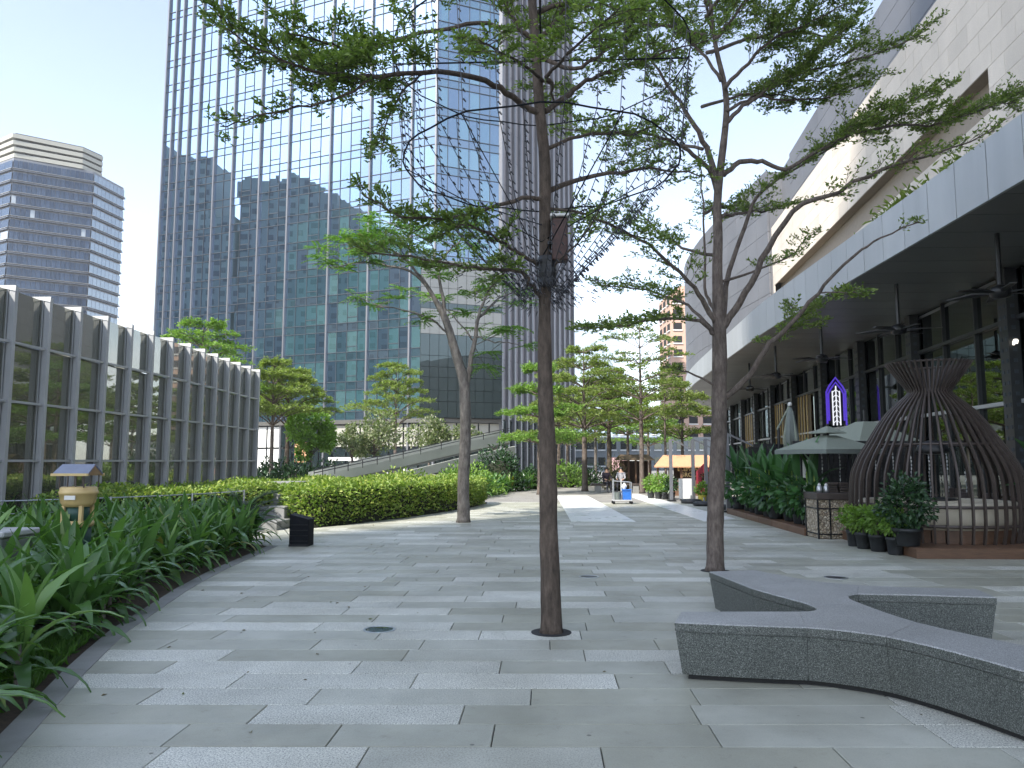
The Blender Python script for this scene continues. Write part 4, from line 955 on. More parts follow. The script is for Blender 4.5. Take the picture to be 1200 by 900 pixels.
cloud_tree('flowering_tree', 'silvery bushy tree behind the middle of the ramp', G2, B(502, 49), 4.1, 1.6, m_leafp, .2, 3000, zfrac=.55)
cloud_tree('flowering_tree', 'small silvery tree behind the forked trunk', G2, B(548, 52), 4.0, 1.2, m_leafp, .2, 1400, zfrac=.5)
cloud_tree('flowering_tree', 'thin pale bushy tree above the white frame', G2, B(412, 50), 4.2, 1.0, m_leafp, .19, 1100, zfrac=.5)

# ------------------------------------------------------------------ bushes and hedges
def bush(name, label, cat, c, rx, ry, h, n, ls, mat, group=None, width=.5, core=True, upw=.4):
    t = thing(name, label, cat, (c[0], c[1], 0), group); P, D, S = [], [], []
    ph = [random.uniform(0, 6.28) for _ in range(6)]
    for _ in range(n):
        v = Vector(rng.normal(0, 1, 3)).normalized(); v.z = abs(v.z); a = math.atan2(v.y, v.x)
        k = 1 + .13 * math.sin(3 * a + ph[0]) + .1 * math.sin(5 * a + ph[1] + 4 * v.z) + .08 * math.sin(9 * v.z + ph[2]); k *= random.uniform(.72, 1.06)
        P.append(Vector((c[0] + v.x * rx * k, c[1] + v.y * ry * k, .05 + v.z * h * k))); D.append(v * .8 + Vector(rng.normal(0, .6, 3)) + Vector((0, 0, upw))); S.append(ls * random.uniform(.7, 1.3))
    link('foliage', leaf_mesh('foliage', P, D, S, mat, width), t)
    if core: MB().lathe((c[0], c[1], -.02), [(.5 * min(rx, ry), 0), (.72 * min(rx, ry), .3 * h), (.5 * min(rx, ry), .62 * h), (.1, .75 * h)], 10).build('twigs', m_hedgec, t)
    return t
def hedge(label, poly, h, n, ls, mat, jitter=.035):
    cx = sum(p[0] for p in poly) / len(poly); cy = sum(p[1] for p in poly) / len(poly)
    t = thing('hedge', label, 'hedge', (cx, cy, 0)); k = len(poly)
    sm = [Vector((p[0], p[1], 0)) for p in poly]; sm = smooth_path(sm + [sm[0]], 4)[:-1]
    core_ = [(cx + (v.x - cx) * .93, cy + (v.y - cy) * .93) for v in sm]; MB().prism(core_, -.02, h - .09).build('twigs', m_hedgec, t)
    bm_ = [(v.x, v.y) for v in sm]; P, D, S = [], [], []
    per = [((bm_[i][0] - bm_[i - 1][0]) ** 2 + (bm_[i][1] - bm_[i - 1][1]) ** 2) ** .5 for i in range(len(bm_))]; tot = sum(per)
    area = abs(sum(bm_[i - 1][0] * bm_[i][1] - bm_[i][0] * bm_[i - 1][1] for i in range(len(bm_)))) / 2
    orient = 1 if sum(bm_[i - 1][0] * bm_[i][1] - bm_[i][0] * bm_[i - 1][1] for i in range(len(bm_))) > 0 else -1
    ns = int(n * tot * h / (tot * h + area * .8))
    cum = np.cumsum(per)
    for _ in range(ns):
        u = random.uniform(0, tot); i = int(np.searchsorted(cum, u)); i = min(i, len(per) - 1); f = (u - (cum[i] - per[i])) / per[i]
        a, b_ = Vector((*bm_[i - 1], 0)), Vector((*bm_[i], 0)); p = a.lerp(b_, f); d_ = (b_ - a).normalized(); nn = Vector((d_.y, -d_.x, 0)) * orient
        z = h * random.random() ** .8; off = jitter * (math.sin(p.x * 3.1 + z * 5) + math.sin(p.y * 2.7 - z * 4)) * .7 + random.uniform(-.16, .03) - (.1 if z > h * .92 else 0) - (.12 * (1 - z / h) ** 2)
        P.append(p + nn * off + Vector((0, 0, z))); D.append(nn * .7 + Vector(rng.normal(0, .55, 3)) + Vector((0, 0, .25))); S.append(ls * random.uniform(.7, 1.3))
    xs = [p[0] for p in bm_]; ysx = [p[1] for p in bm_]
    def inside(x, y):
        r = False
        for i in range(len(bm_)):
            (xa, ya), (xb, yb) = bm_[i - 1], bm_[i]
            if (ya > y) != (yb > y) and x < (xb - xa) * (y - ya) / (yb - ya) + xa: r = not r
        return r
    m_ = 0
    while m_ < n - ns:
        x, y = random.uniform(min(xs), max(xs)), random.uniform(min(ysx), max(ysx))
        if not inside(x, y): continue
        m_ += 1; z = h + .05 * (math.sin(x * 2.3 + y) + math.sin(y * 1.9 - x * 1.3)) + random.uniform(-.1, .05)
        P.append(Vector((x, y, z))); D.append(Vector(rng.normal(0, .6, 3)) + Vector((0, 0, .3))); S.append(ls * random.uniform(.7, 1.3))
    link('foliage', leaf_mesh('foliage', P, D, S, mat, .5), t); return t
hedge('broad clipped hedge with sunlit top in the middle of the garden', [(-6.3, 18.9), (-5.5, 18.6), (-4.6, 20.0), (-3.7, 22.2), (-2.7, 25.4), (-2.15, 28.2), (-2.6, 29.6), (-4.6, 29.8), (-7.4, 27.5), (-8.2, 23)], .95, 30000, .105, m_hedge)
hedge('low narrow hedge running along the foot of the glass screen', [(-8.95, 13.2), (-8.0, 13.3), (-7.2, 16), (-6.9, 19.2), (-7.6, 22), (-8.5, 22), (-8.8, 16)], 1.0, 15000, .09, m_hedge)
bush('shrub', 'yellow green shrub mound in front of the ramp, left', 'shrub', (-6.2, 34, 0), 1.6, 1.2, 1.1, 1500, .16, m_hedge)
bush('shrub', 'yellow green shrub mound right behind the forked tree', 'shrub', (-3.6, 34.5, 0), 1.5, 1.2, 1.25, 1500, .16, m_lime)
bush('shrub', 'dark round shrub under the upper end of the ramp', 'shrub', (-2.4, 41, 0), 1.3, 1.3, 2.2, 1500, .18, m_ficus)
bush('shrub', 'dark shrubs at the foot of the glass screen end', 'shrub', (-14.2, 40, 0), 1.6, 1.2, 1.4, 1300, .2, m_ficus)
bush('shrub', 'dark round shrub under the small bright tree', 'shrub', (-12.5, 38, 0), 1.8, 1.1, 1.35, 1300, .2, m_ficus)
bush('shrub', 'low dark shrub below the white frame', 'shrub', (-11.2, 40, 0), 1.6, 1.2, 1.3, 1300, .2, m_dracd)
bush('shrub', 'mid green shrub left of the near trunk along the path', 'shrub', (-.55, 44.5, 0), 1.1, 1.0, 1.15, 1100, .2, m_ficus)
bush('shrub', 'grassy leaved shrub to the right of the near trunk', 'shrub', (1.3, 47, 0), 1.1, 1, 1.3, 1100, .24, m_leafb, width=.2)
bush('shrub', 'dark leafy shrub just right of the near trunk far off', 'shrub', (2.4, 50, 0), 1.3, 1, 1.25, 900, .2, m_ficus)

# ------------------------------------------------------------------ strap-leaved plants in the left bed
def strap(L_, W_, e0, e1, mat, seg=7, fold=.28, wav=.0):
    m = MB(); p = Vector((0, 0, 0)); vs = []; ds = L_ / seg
    for i in range(seg + 1):
        t = i / seg; e = lerp(e0, e1, t ** 1.15); w_ = W_ * (.34 + .66 * math.sin(min(1, t * 1.9) * math.pi / 2)) * (1 - t ** 2.6) ** .9 / 2
        if i == seg: w_ = .002
        nrm = Vector((-math.sin(e), 0, math.cos(e))); wz = wav * math.sin(i * 2.1)
        vs += [p + Vector((0, w_, 0)) + nrm * (w_ * fold + wz), p, p + Vector((0, -w_, 0)) + nrm * (w_ * fold - wz)]
        p = p + Vector((math.cos(e), 0, math.sin(e))) * ds
    fs = []
    for i in range(seg):
        a = 3 * i; fs += [(a, a + 1, a + 4, a + 3), (a + 1, a + 2, a + 5, a + 4)]
    m.add(vs, fs); return m
def strap_set(mat, sizes, name='leaf'):
    out = []
    for L_, W_, e0, e1 in sizes: out.append(strap(L_, W_, R(e0), R(e1), mat, wav=.004).mesh(name, mat, True))
    return out
LF = strap_set(m_drac, [(.60, .105, 84, 58), (.66, .115, 78, 30), (.70, .125, 70, 0), (.72, .125, 60, -30), (.68, .12, 50, -55), (.60, .11, 36, -70), (.55, .10, 15, -75), (.5, .085, -5, -80)])
def strap_plant(loc, s, parts, label, group, n=17, lset=LF, name='strap_leaf_plant', cat='plant', h=.28, mat=None, merged=None):
    t = thing(name, label, cat, loc, group, world=False); t.rotation_euler.z = random.uniform(0, 6.28); t.scale = (s,) * 3
    if not parts: link('leaves', merged, t); return t
    st = MB(); st.tube([(0, 0, -.05), (.01, 0, h * .5), (0, 0, h + .04)], [.022, .02, .014], 6); link('stem', st.mesh('stem', m_bark3), t)
    for i in range(n):
        q = i / (n - 1); k = min(len(lset) - 1, int(q ** .85 * len(lset) * random.uniform(.85, 1.1)))
        o = link('leaf', lset[k], t, loc=(0, 0, h - q * .2 * 1.0)); o.rotation_euler = (random.uniform(-.15, .15), random.uniform(-.12, .12), i * 2.4 + random.uniform(-.3, .3)); o.scale = (random.uniform(.8, 1.2),) * 3
    return t
def merged_plant(lset, n, h, mat):
    vs, fs = [], []; off = 0
    for i in range(n):
        q = i / (n - 1); k = min(len(lset) - 1, int(q ** .85 * len(lset) * random.uniform(.85, 1.1))); me = lset[k]
        M_ = Matrix.Translation((0, 0, h - q * .2)) @ Matrix.Rotation(i * 2.4 + random.uniform(-.3, .3), 4, 'Z') @ Matrix.Rotation(random.uniform(-.15, .15), 4, 'X') @ Matrix.Scale(random.uniform(.8, 1.2), 4)
        vs += [M_ @ v.co for v in me.vertices]; fs += [tuple(off + j for j in p.vertices) for p in me.polygons]; off += len(me.vertices)
    m = MB(); m.add(vs, fs); return m.mesh('leaves', mat, True)
MG = [merged_plant(LF, 16, .3, m_drac) for _ in range(6)]
spots = []; tries = 0
while tries < 6000 and len(spots) < 165:
    tries += 1; y = random.uniform(3.3, 14.9); x = xleft(y) - .34 - random.random() ** 1.1 * 3.4
    if x < -.76 * y - .5: continue
    if y > 12.6 and x < -7.4: continue
    if y < 8.4 and abs(x - (xleft(y) - .45)) < .3 and 5.9 < y < 6.7: continue
    if all((x - a) ** 2 + (y - b_) ** 2 > .31 ** 2 for a, b_ in spots): spots.append((x, y))
spots.sort(key=lambda p: p[0] ** 2 + p[1] ** 2)
for i, (x, y) in enumerate(spots):
    edge = xleft(y) - x < .75
    strap_plant((x, y, .02), random.uniform(.90, 1.10) * (.95 if edge else 1.08), i < 42, 'glossy green strap leaved plant in the crowded left bed', 'strap leaved plants in the left bed', merged=MG[i % 6])
P, D, S = [], [], []
for _ in range(45):
    y = 3.6 + random.random() ** 1.5 * 16; x = xleft(y) + .1 + abs(random.gauss(0, 2.6)); P.append((x, y, .004)); D.append(Vector(rng.normal(0, 1, 3)) * Vector((1, 1, .08))); S.append(random.uniform(.025, .06))
o = link('leaf_litter', leaf_mesh('leaf_litter', P, D, S, leafy('dry_leaf', (.10, .07, .03), (.17, .13, .05), .1, c3=(.12, .15, .04)), .45, 3), None, 'stuff'); tag(o, 'few small dry leaves scattered over the paving', 'leaf litter')
# grass by the kerb
P, D, S = [], [], []
for _ in range(2600):
    y = random.uniform(5.3, 6.9); x = xleft(y) - .24 - random.random() * .42; P.append((x, y, .02)); D.append(Vector(rng.normal(0, .35, 3)) + Vector((0, 0, 1))); S.append(random.uniform(.05, .12))
o = link('grass', leaf_mesh('grass', P, D, S, m_grass, .12, .1), None, 'stuff'); tag(o, 'short bright grass at the kerb below the strap leaved plants', 'grass')
# cycad
cy = thing('cycad', 'dark cycad with stiff arching fronds at the far end of the left bed', 'plant', (-5.75, 14.6, .05))
MB().lathe((-5.75, 14.6, 0), [(.13, 0), (.15, .2), (.1, .4)], 9).build('trunk', m_bark1, cy)
for i in range(30):
    az = i * 2.4; e0 = lerp(78, 22, i / 29); m = MB(); p = Vector((-5.75, 14.6, .4)); u = Vector((math.cos(az), math.sin(az), 0)); ln = random.uniform(.85, 1.15); axis = [p.copy()]
    for s_ in range(9):
        e = R(lerp(e0, e0 - 75, s_ / 8)); p = p + (u * math.cos(e) + Vector((0, 0, math.sin(e)))) * ln / 9; axis.append(p.copy())
    m.tube(axis, [.012 - .001 * j for j in range(10)], 3)
    lat = Vector((-u.y, u.x, 0))
    for j in range(2, 38):
        f = j / 4.2; a = min(int(f), 8); q = axis[a].lerp(axis[a + 1], f - a); tg = (axis[a + 1] - axis[a]).normalized(); w_ = .19 * math.sin(min(1, (j + 2) / 14) * 1.57) * (1 - (j / 40) ** 3)
        for sg in (-1, 1):
            e = q + lat * sg * w_ + tg * w_ * .55 + Vector((0, 0, .03)); m.add([q - tg * .008, q + tg * .008, e], [(0, 1, 2)])
    m.build('frond', m_cycad, cy)
# strap-leaved clumps far along the path
FG = [merged_plant(LF, 15, .25, m_drac) for _ in range(3)]; k = 0
for y in np.arange(33, 44, .75):
    for j in range(3):
        strap_plant((xleft(y) - .45 - j * .75 + random.uniform(-.15, .15), y + random.uniform(-.2, .2), 0), random.uniform(1.2, 1.5), False, 'strap leaved plant in the far bed beside the sunlit path', 'plants in the far bed', merged=FG[k % 3]); k += 1
# ------------------------------------------------------------------ granite bench
BH = .42
be = thing('granite_bench', 'big speckled granite bench of curved crossing arms in the foreground', 'bench', (2.2, 6.4, 0))
def bz(a, b_, c, n=7): return [tuple((1 - t) ** 2 * np.array(a) + 2 * t * (1 - t) * np.array(b_) + t * t * np.array(c)) for t in [i / n for i in range(n + 1)]]
A_f, A_b = (.955, 5.84), (1.07, 6.24); V1 = (2.12, 6.30); B_t, B_t2 = (1.765, 8.47), (2.28, 8.60); D_ap = (2.66, 7.0); D_t, D_t2 = (3.93, 6.99), (4.0, 7.43); C_end, C_end2 = (3.30, 3.95), (3.62, 4.45)
J1 = (1.87, 5.70); J2 = (2.31, 5.44)
inner1 = bz(A_b, (1.85, 6.28), V1, 5)[:-1] + bz(V1, (2.25, 6.36), (2.10, 6.75), 5)[:-1] + bz((2.10, 6.75), (1.95, 7.25), B_t, 6)
outerD = bz(B_t2, (2.75, 7.75), (3.0, 7.6), 5)[:-1] + bz((3.0, 7.6), (3.4, 7.5), D_t2, 4)
inner2 = bz(D_t, (3.3, 7.12), (2.95, 7.13), 5)[:-1] + bz((2.95, 7.13), (2.6, 7.10), (2.62, 6.9), 4)[:-1] + bz((2.62, 6.9), (2.65, 6.35), (2.72, 5.9), 5)[:-1] + bz((2.72, 5.9), (2.95, 5.3), C_end2, 6)
outerC = bz(C_end, (2.80, 4.45), (2.69, 4.62), 3)[:-1] + bz((2.69, 4.62), (2.52, 5.1), J2, 5)[:-1] + bz(J2, (2.12, 5.60), J1, 4)
def inset(poly, d):
    n = len(poly); out = []
    ar = sum(poly[i - 1][0] * poly[i][1] - poly[i][0] * poly[i - 1][1] for i in range(n)); sg = 1 if ar > 0 else -1
    for i in range(n):
        a, b_, c = Vector((*poly[i - 1], 0)), Vector((*poly[i], 0)), Vector((*poly[(i + 1) % n], 0))
        n1_ = (b_ - a).normalized(); n2_ = (c - b_).normalized(); m_ = Vector((-(n1_.y + n2_.y), n1_.x + n2_.x, 0)) * sg
        m_ = m_.normalized() * d / max(.45, m_.normalized().dot(Vector((-n1_.y, n1_.x, 0)) * sg)) if m_.length > 1e-4 else Vector()
        out.append((b_.x + m_.x, b_.y + m_.y))
    return out
O = []; NM = {}
def seg_(pts, name=None):
    if name: NM[name] = len(O)
    O.extend(tuple(p) for p in pts)
seg_([A_f], 'A0'); seg_(bz(A_f, (1.4, 5.74), J1, 4)[1:-1]); seg_([J1], 'J1'); seg_(bz(J1, (2.12, 5.62), J2, 5)[1:-1]); seg_([J2], 'J2')
seg_(bz(J2, (2.52, 5.16), (2.69, 4.62), 5)[1:]); seg_([C_end], 'C0'); seg_([C_end2]); seg_(bz(C_end2, (2.95, 5.3), (2.74, 5.9), 6)[1:-1]); seg_([(2.74, 5.9)], 'K2')
seg_(bz((2.74, 5.9), (2.66, 6.25), (2.64, 6.6), 4)[1:-1]); seg_([(2.64, 6.6)], 'K1'); seg_(bz((2.64, 6.6), (2.58, 7.05), (2.80, 7.13), 6)[1:-1]); seg_([(2.80, 7.13)], 'D0'); seg_([(3.3, 7.09), D_t]); seg_([D_t2]); seg_(bz(D_t2, (3.4, 7.5), (3.0, 7.62), 4)[1:-1]); seg_([(3.0, 7.62)], 'D1')
seg_(bz((3.0, 7.62), (2.75, 7.72), (2.6, 7.95), 4)[1:-1]); seg_([(2.6, 7.95)], 'B1'); seg_([B_t2]); seg_([B_t]); seg_(bz(B_t, (1.85, 7.9), (1.93, 7.4), 3)[1:-1]); seg_([(1.93, 7.4)], 'B0')
seg_(bz((1.93, 7.4), (2.05, 7.0), (2.17, 6.68), 4)[1:-1]); seg_([(2.17, 6.68)], 'V1'); seg_(bz((2.17, 6.68), (2.27, 6.3), (2.0, 6.285), 7)[1:-1]); seg_([(2.0, 6.285)], 'V0'); seg_(bz((2.0, 6.285), (1.5, 6.27), A_b, 4)[1:])
nO = len(O)
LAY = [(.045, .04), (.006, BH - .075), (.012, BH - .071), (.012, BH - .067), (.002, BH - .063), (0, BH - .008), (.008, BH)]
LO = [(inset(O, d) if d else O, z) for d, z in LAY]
def rng_(a, b_):
    i, j = NM[a], NM[b_]; return list(range(i, j + 1)) if i <= j else list(range(i, nO)) + list(range(0, j + 1))
def slab(idx, name='stone_block'):
    "stone block: leaning outer sides, chamfered top slab with a groove below, hairline joint to its neighbours"
    n = len(idx); cx = sum(O[i][0] for i in idx) / n; cy_ = sum(O[i][1] for i in idx) / n; vs = []
    for P_, z in LO:
        for i in idx:
            x, y = P_[i]; d = math.hypot(x - cx, y - cy_); k = 1 - .0016 / d; vs.append((cx + (x - cx) * k, cy_ + (y - cy_) * k, z))
    L_ = len(LO); fs = [(k * n + i, k * n + (i + 1) % n, (k + 1) * n + (i + 1) % n, (k + 1) * n + i) for k in range(L_ - 1) for i in range(n)] + [tuple(range(n))[::-1], tuple((L_ - 1) * n + i for i in range(n))]
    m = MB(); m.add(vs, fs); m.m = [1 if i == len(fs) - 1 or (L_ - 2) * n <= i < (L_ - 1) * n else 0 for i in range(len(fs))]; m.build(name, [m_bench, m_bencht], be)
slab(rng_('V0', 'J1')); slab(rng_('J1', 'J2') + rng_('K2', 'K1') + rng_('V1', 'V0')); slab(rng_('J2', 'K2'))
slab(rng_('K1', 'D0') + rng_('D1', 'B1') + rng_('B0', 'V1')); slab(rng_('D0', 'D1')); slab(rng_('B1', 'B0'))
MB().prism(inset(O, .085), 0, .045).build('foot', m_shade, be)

# ------------------------------------------------------------------ ribbed pavilion on its deck
PX, PY = 7.40, 15.0
dk = thing('deck', 'low brown timber deck under the ribbed pavilion', 'deck', (7.4, 14.8, 0))
dx0, dx1 = 6.10, 9.3
for i in range(16):
    y0 = 13.1 + i * .24; MB().bbox(((dx0 + dx1) / 2, y0 + .12, .155), (dx1 - dx0, .232, .03), .004).build('board', m_wood, dk)
MB().box(((dx0 + dx1) / 2, 15.0, .07), (dx1 - dx0 - .03, 3.8, .138)).build('frame', m_wood, dk)
MB().bbox(((dx0 + dx1) / 2, 13.075, .08), (dx1 - dx0, .04, .16), .005).build('fascia_board', m_wood, dk)
cg = thing('ribbed_pavilion', 'vase shaped garden pavilion of curved brown ribs pinched near its flared top', 'pavilion', (PX, PY, .17))
prof = [(1.40, .17), (1.46, .45), (1.475, .75), (1.46, 1.1), (1.42, 1.38), (1.29, 1.68), (1.12, 1.95), (.93, 2.27), (.72, 2.55), (.48, 2.78), (.36, 2.90), (.42, 3.02), (.56, 3.22), (.73, 3.47)]
def prof_r(z):
    for (r0, z0), (r1, z1) in zip(prof, prof[1:]):
        if z0 <= z <= z1: return lerp(r0, r1, (z - z0) / (z1 - z0))
    return prof[-1][0]
NR = 46; rb_mb = MB(); sp_ = smooth_path([(r, 0, z) for r, z in prof], 2)
vs = []; k = len(sp_)
for p in sp_: vs += [(p.x - .03, -.016, p.z), (p.x + .03, -.016, p.z), (p.x + .03, .016, p.z), (p.x - .03, .016, p.z)]
fs = [(4 * i + j, 4 * i + (j + 1) % 4, 4 * i + 4 + (j + 1) % 4, 4 * i + 4 + j) for i in range(k - 1) for j in range(4)] + [(3, 2, 1, 0), tuple(4 * (k - 1) + j for j in range(4))]
rb_mb.add(vs, fs); rib_me = rb_mb.mesh('rib', m_rib)
for i in range(NR):
    o = link('rib', rib_me); o.parent = cg; o.location = (0, 0, -.17); o.rotation_euler.z = 2 * math.pi * i / NR
for z, rr in ((.47, .028), (.80, .028), (2.90, .035), (3.45, .02), (1.9, .02)):
    r = prof_r(z) - .035
    MB().tube([(PX + r * math.cos(2 * math.pi * i / 48), PY + r * math.sin(2 * math.pi * i / 48), z) for i in range(49)], rr, 6).build('ring', m_rib, cg)
st = thing('pavilion_seat', 'round cream padded bench ring inside the ribbed pavilion', 'seat', (PX, PY, .17))
def cring(r0, r1, z0, z1, a0=-2.7, a1=3.0, n=44):
    m = MB(); A = [lerp(a0, a1, i / n) for i in range(n + 1)]; vs = []
    b_ = .03
    sec = [(r0, z0), (r1, z0), (r1, z1 - b_), (r1 - b_, z1), (r0 + b_, z1), (r0, z1 - b_)]
    for a in A: vs += [(PX + r * math.cos(a), PY + r * math.sin(a), z) for r, z in sec]
    q = len(sec); fs = [(q * i + j, q * i + (j + 1) % q, q * i + q + (j + 1) % q, q * i + q + j) for i in range(n) for j in range(q)] + [tuple(range(q))[::-1], tuple(q * n + j for j in range(q))]
    m.add(vs, fs); return m
cring(1.14, 1.33, .40, .86).build('back_cushion', m_cush, st, True); cring(.7, 1.13, .40, .58).build('seat_cushion', m_cush, st)
for i in range(34):
    a = -2.7 + 5.7 * i / 33; MB().box((PX + 1.26 * math.cos(a), PY + 1.26 * math.sin(a), .285), (.03, .2, .23), a).build('slat', m_wood, st)
cring(.75, 1.2, .17, .39).build('base', m_shade, st)
tb = thing('round_table', 'dark small round table inside the ribbed pavilion', 'table', (PX, PY, .17))
MB().lathe((PX, PY, 0), [(.36, .86), (.38, .87), (.38, .89), (.36, .9)], 20).build('table_top', m_dark, tb); MB().lathe((PX, PY, 0), [(.22, .17), (.2, .2), (.04, .22), (.04, .86)], 14).build('leg', m_dark, tb)
pd = thing('pendant_lamp', 'small round lamp hanging inside the ribbed pavilion', 'lamp', (PX, PY, 2.0))
MB().tube([(PX, PY, 2.9), (PX, PY, 1.98)], .006, 5).build('cord', m_dark, pd); MB().lathe((PX, PY, 1.72), [(.06, .27), (.24, .2), (.3, .06), (.28, .03), (.1, 0)], 18).build('lamp_shade', m_dark, pd, True)
# rear board of the terrace behind
# ------------------------------------------------------------------ potted plants
def leaf_ball(t, c, rx, rz, n, ls, mat, width=.55, zc=None, fill=.55):
    P, D, S = [], [], []
    for _ in range(n):
        v = Vector(rng.normal(0, 1, 3)).normalized(); k = random.uniform(fill, 1.05) * (1 + .12 * math.sin(4 * math.atan2(v.y, v.x) + c[0] * 9) + .1 * math.sin(5 * v.z + c[1] * 3))
        P.append(Vector(c) + Vector((v.x * rx * k, v.y * rx * k, v.z * rz * k))); D.append(v + Vector(rng.normal(0, .5, 3)) - Vector((0, 0, .15))); S.append(ls * random.uniform(.7, 1.25))
    return link('foliage', leaf_mesh('foliage', P, D, S, mat, width), t)
def pot(t, x, y, r, h):
    m = MB(); m.lathe((x, y, 0), [(r * .76, 0), (r * .8, .02), (r * .98, h - .06), (r * 1.06, h - .055), (r * 1.06, h), (r * .96, h), (r * .9, h - .05)], 16); p = m.build('pot', m_pot, t, True)
    MB().lathe((x, y, 0), [(r * .9, h - .08), (r * .88, h - .045)], 12).build('soil', m_soil, t); return p
for i, (px, py, r, s, mt, lb) in enumerate([(1001, 640, .13, .95, m_lime, 'light green bushy pot plant, leftmost in the row by the pavilion'), (1013, 643, .15, 1.0, m_lime, 'bright green pot plant, second in the row by the pavilion'),
        (1030, 646, .16, 1.05, m_ficus, 'yellowish green pot plant in the middle of the pot row'), (1050, 650, .15, .85, m_ficus, 'small drooping pot plant just left of the dark ficus'), (1020, 640, .13, .8, m_leafb, 'low pot plant behind the middle of the pot row')]):
    g_ = gnd(px, py); t = thing('pot_plant', lb, 'pot plant', (g_.x, g_.y, 0), 'pot plants before the pavilion'); pot(t, g_.x, g_.y, r, .30)
    MB().tube([(g_.x, g_.y, .25), (g_.x, g_.y, .5)], .02, 5).build('stem', m_bark2, t)
    leaf_ball(t, (g_.x, g_.y, .30 + .25 * s), .25 * s, .23 * s, 420, .095, m_lime if i in (0, 1) else m_leafb, .5, fill=.35)
g_ = at(1062, 600, 13.45); t = thing('pot_plant', 'tall dense dark ficus shrub in a wide black pot before the pavilion', 'pot plant', (g_.x, g_.y, 0), 'pot plants before the pavilion'); FZ = .171; pot(t, g_.x, g_.y, .23, .30); [setattr(c_, 'location', (0, 0, FZ)) for c_ in t.children]
MB().tube([(g_.x, g_.y, .25 + FZ), (g_.x, g_.y, .9)], .025, 6).build('stem', m_bark2, t); leaf_ball(t, (g_.x, g_.y, .86), .40, .45, 1500, .085, m_ficus, .6, fill=.5)
# broad leaved row in black pots on a timber plinth
pr_ = thing('plinth', 'long low timber plinth carrying the row of black pots', 'plinth', (5.9, 20, 0))
for i in range(6):
    y0 = 16.95 + i * 1.17; MB().bbox((5.95, y0 + .58, .08), (.75, 1.155, .16), .006).build('board', m_wood, pr_)
CL = strap_set(m_canna, [(.95, .26, 84, 62), (1.0, .30, 76, 35), (.95, .30, 64, 0), (.85, .28, 50, -30), (.7, .24, 30, -50)], 'leaf')
for i in range(9):
    x, y = 5.86 + random.uniform(-.08, .12), 17.35 + i * .77
    t = thing('canna_plant', ['broad leaved pot plant nearest the stone counter, end of the row', 'broad leaved pot plant, second from the stone counter', 'broad leaved pot plant, third from the stone counter', 'broad leaved pot plant in the middle of the row, near side', 'broad leaved pot plant at the very middle of the row', 'broad leaved pot plant just past the middle of the row', 'broad leaved pot plant, third from the far end of the row', 'broad leaved pot plant, second from the far end of the row', 'broad leaved pot plant at the far end of the row by the tree trunk'][i], 'pot plant', (x, y, .16), 'broad leaved plants in the pot row', world=False)
    m = MB(); m.lathe((0, 0, 0), [(.15, 0), (.16, .02), (.2, .32), (.215, .33), (.215, .36), (.19, .36), (.18, .3)], 14); link('pot', m.mesh('pot', m_pot, True), t)
    st_ = MB()
    for s_ in range(3):
        a = random.uniform(0, 6.28); st_.tube([(0.07 * math.cos(a), .07 * math.sin(a), .3), (.1 * math.cos(a), .1 * math.sin(a), 1.2)], [.02, .012], 5)
    link('stems', st_.mesh('stems', m_hedge), t)
    for k in range(11):
        o = link('leaf', CL[min(4, int(k / 11 * 5.4))], t, loc=(random.uniform(-.08, .08), random.uniform(-.08, .08), lerp(1.05, .5, k / 10))); o.rotation_euler = (random.uniform(-.3, .3), random.uniform(-.15, .15), k * 2.4 + i); o.scale = (random.uniform(.75, 1.1),) * 3
    P, D, S = [], [], []
    for _ in range(150):
        v = Vector(rng.normal(0, 1, 3)).normalized(); P.append(Vector((v.x * .36, v.y * .36, .62 + v.z * .34)) * 1.0); D.append(v + Vector((0, 0, -.3))); S.append(random.uniform(.14, .24))
    link('undergrowth', leaf_mesh('undergrowth', P, D, S, m_canna, .6), t)
# big leaves at the right edge
g_ = at(1200, 560, 14.6)
t = thing('canna_plant', 'large dark broad leaved plant beside the pavilion at the right edge', 'plant', (9.35, 14.6, .17), world=False); P0 = (9.35, 14.6, .17)
m = MB(); m.lathe((0, 0, 0), [(.2, 0), (.26, .4), (.27, .42), (.23, .42)], 14); link('pot', m.mesh('pot', m_pot, True), t)
for k in range(14):
    o = link('leaf', CL[min(4, int(k / 14 * 5.4))], t, loc=(0, 0, lerp(1.1, .45, k / 13))); o.rotation_euler = (random.uniform(-.3, .3), 0, k * 2.4); o.scale = (1.15,) * 3

# ------------------------------------------------------------------ counter, parasols, terrace frame
def nmat_gabion():
    n = N('gabion_stone'); v = n.new('ShaderNodeTexVoronoi'); v.inputs['Scale'].default_value = 20; n.l(n.pos(), v.inputs[0])
    e = n.new('ShaderNodeTexVoronoi', feature='DISTANCE_TO_EDGE'); e.inputs['Scale'].default_value = 20; n.l(n.pos(), e.inputs[0])
    s_ = n.new('ShaderNodeSeparateColor'); n.l(v.outputs['Color'], s_.inputs[0])
    col = n.ramp(s_.outputs[0], [(0, (.40, .31, .21)), (.5, (.56, .46, .33)), (1, (.68, .59, .46))])
    n.set(n.mix(1, col, n.ramp(e.outputs['Distance'], [(0, (.3, .3, .3)), (.07, (1, 1, 1))]), 'MULTIPLY'), .8); n.bump(n.ramp(e.outputs['Distance'], [(0, (0, 0, 0)), (.2, (1, 1, 1))]), 1, .04); return n.m
m_gab = nmat_gabion()
gc = (6.0, 16.6)
ct = thing('stone_counter', 'stone filled gabion counter with dark slab top by the pot row', 'counter', (*gc, 0))
MB().bbox((gc[0], gc[1], .40), (.72, .72, .80), .02).build('stone_body', m_gab, ct)
MB().bbox((gc[0], gc[1], .87), (.80, .80, .14), .012).build('top', m_rib, ct)
m = MB()
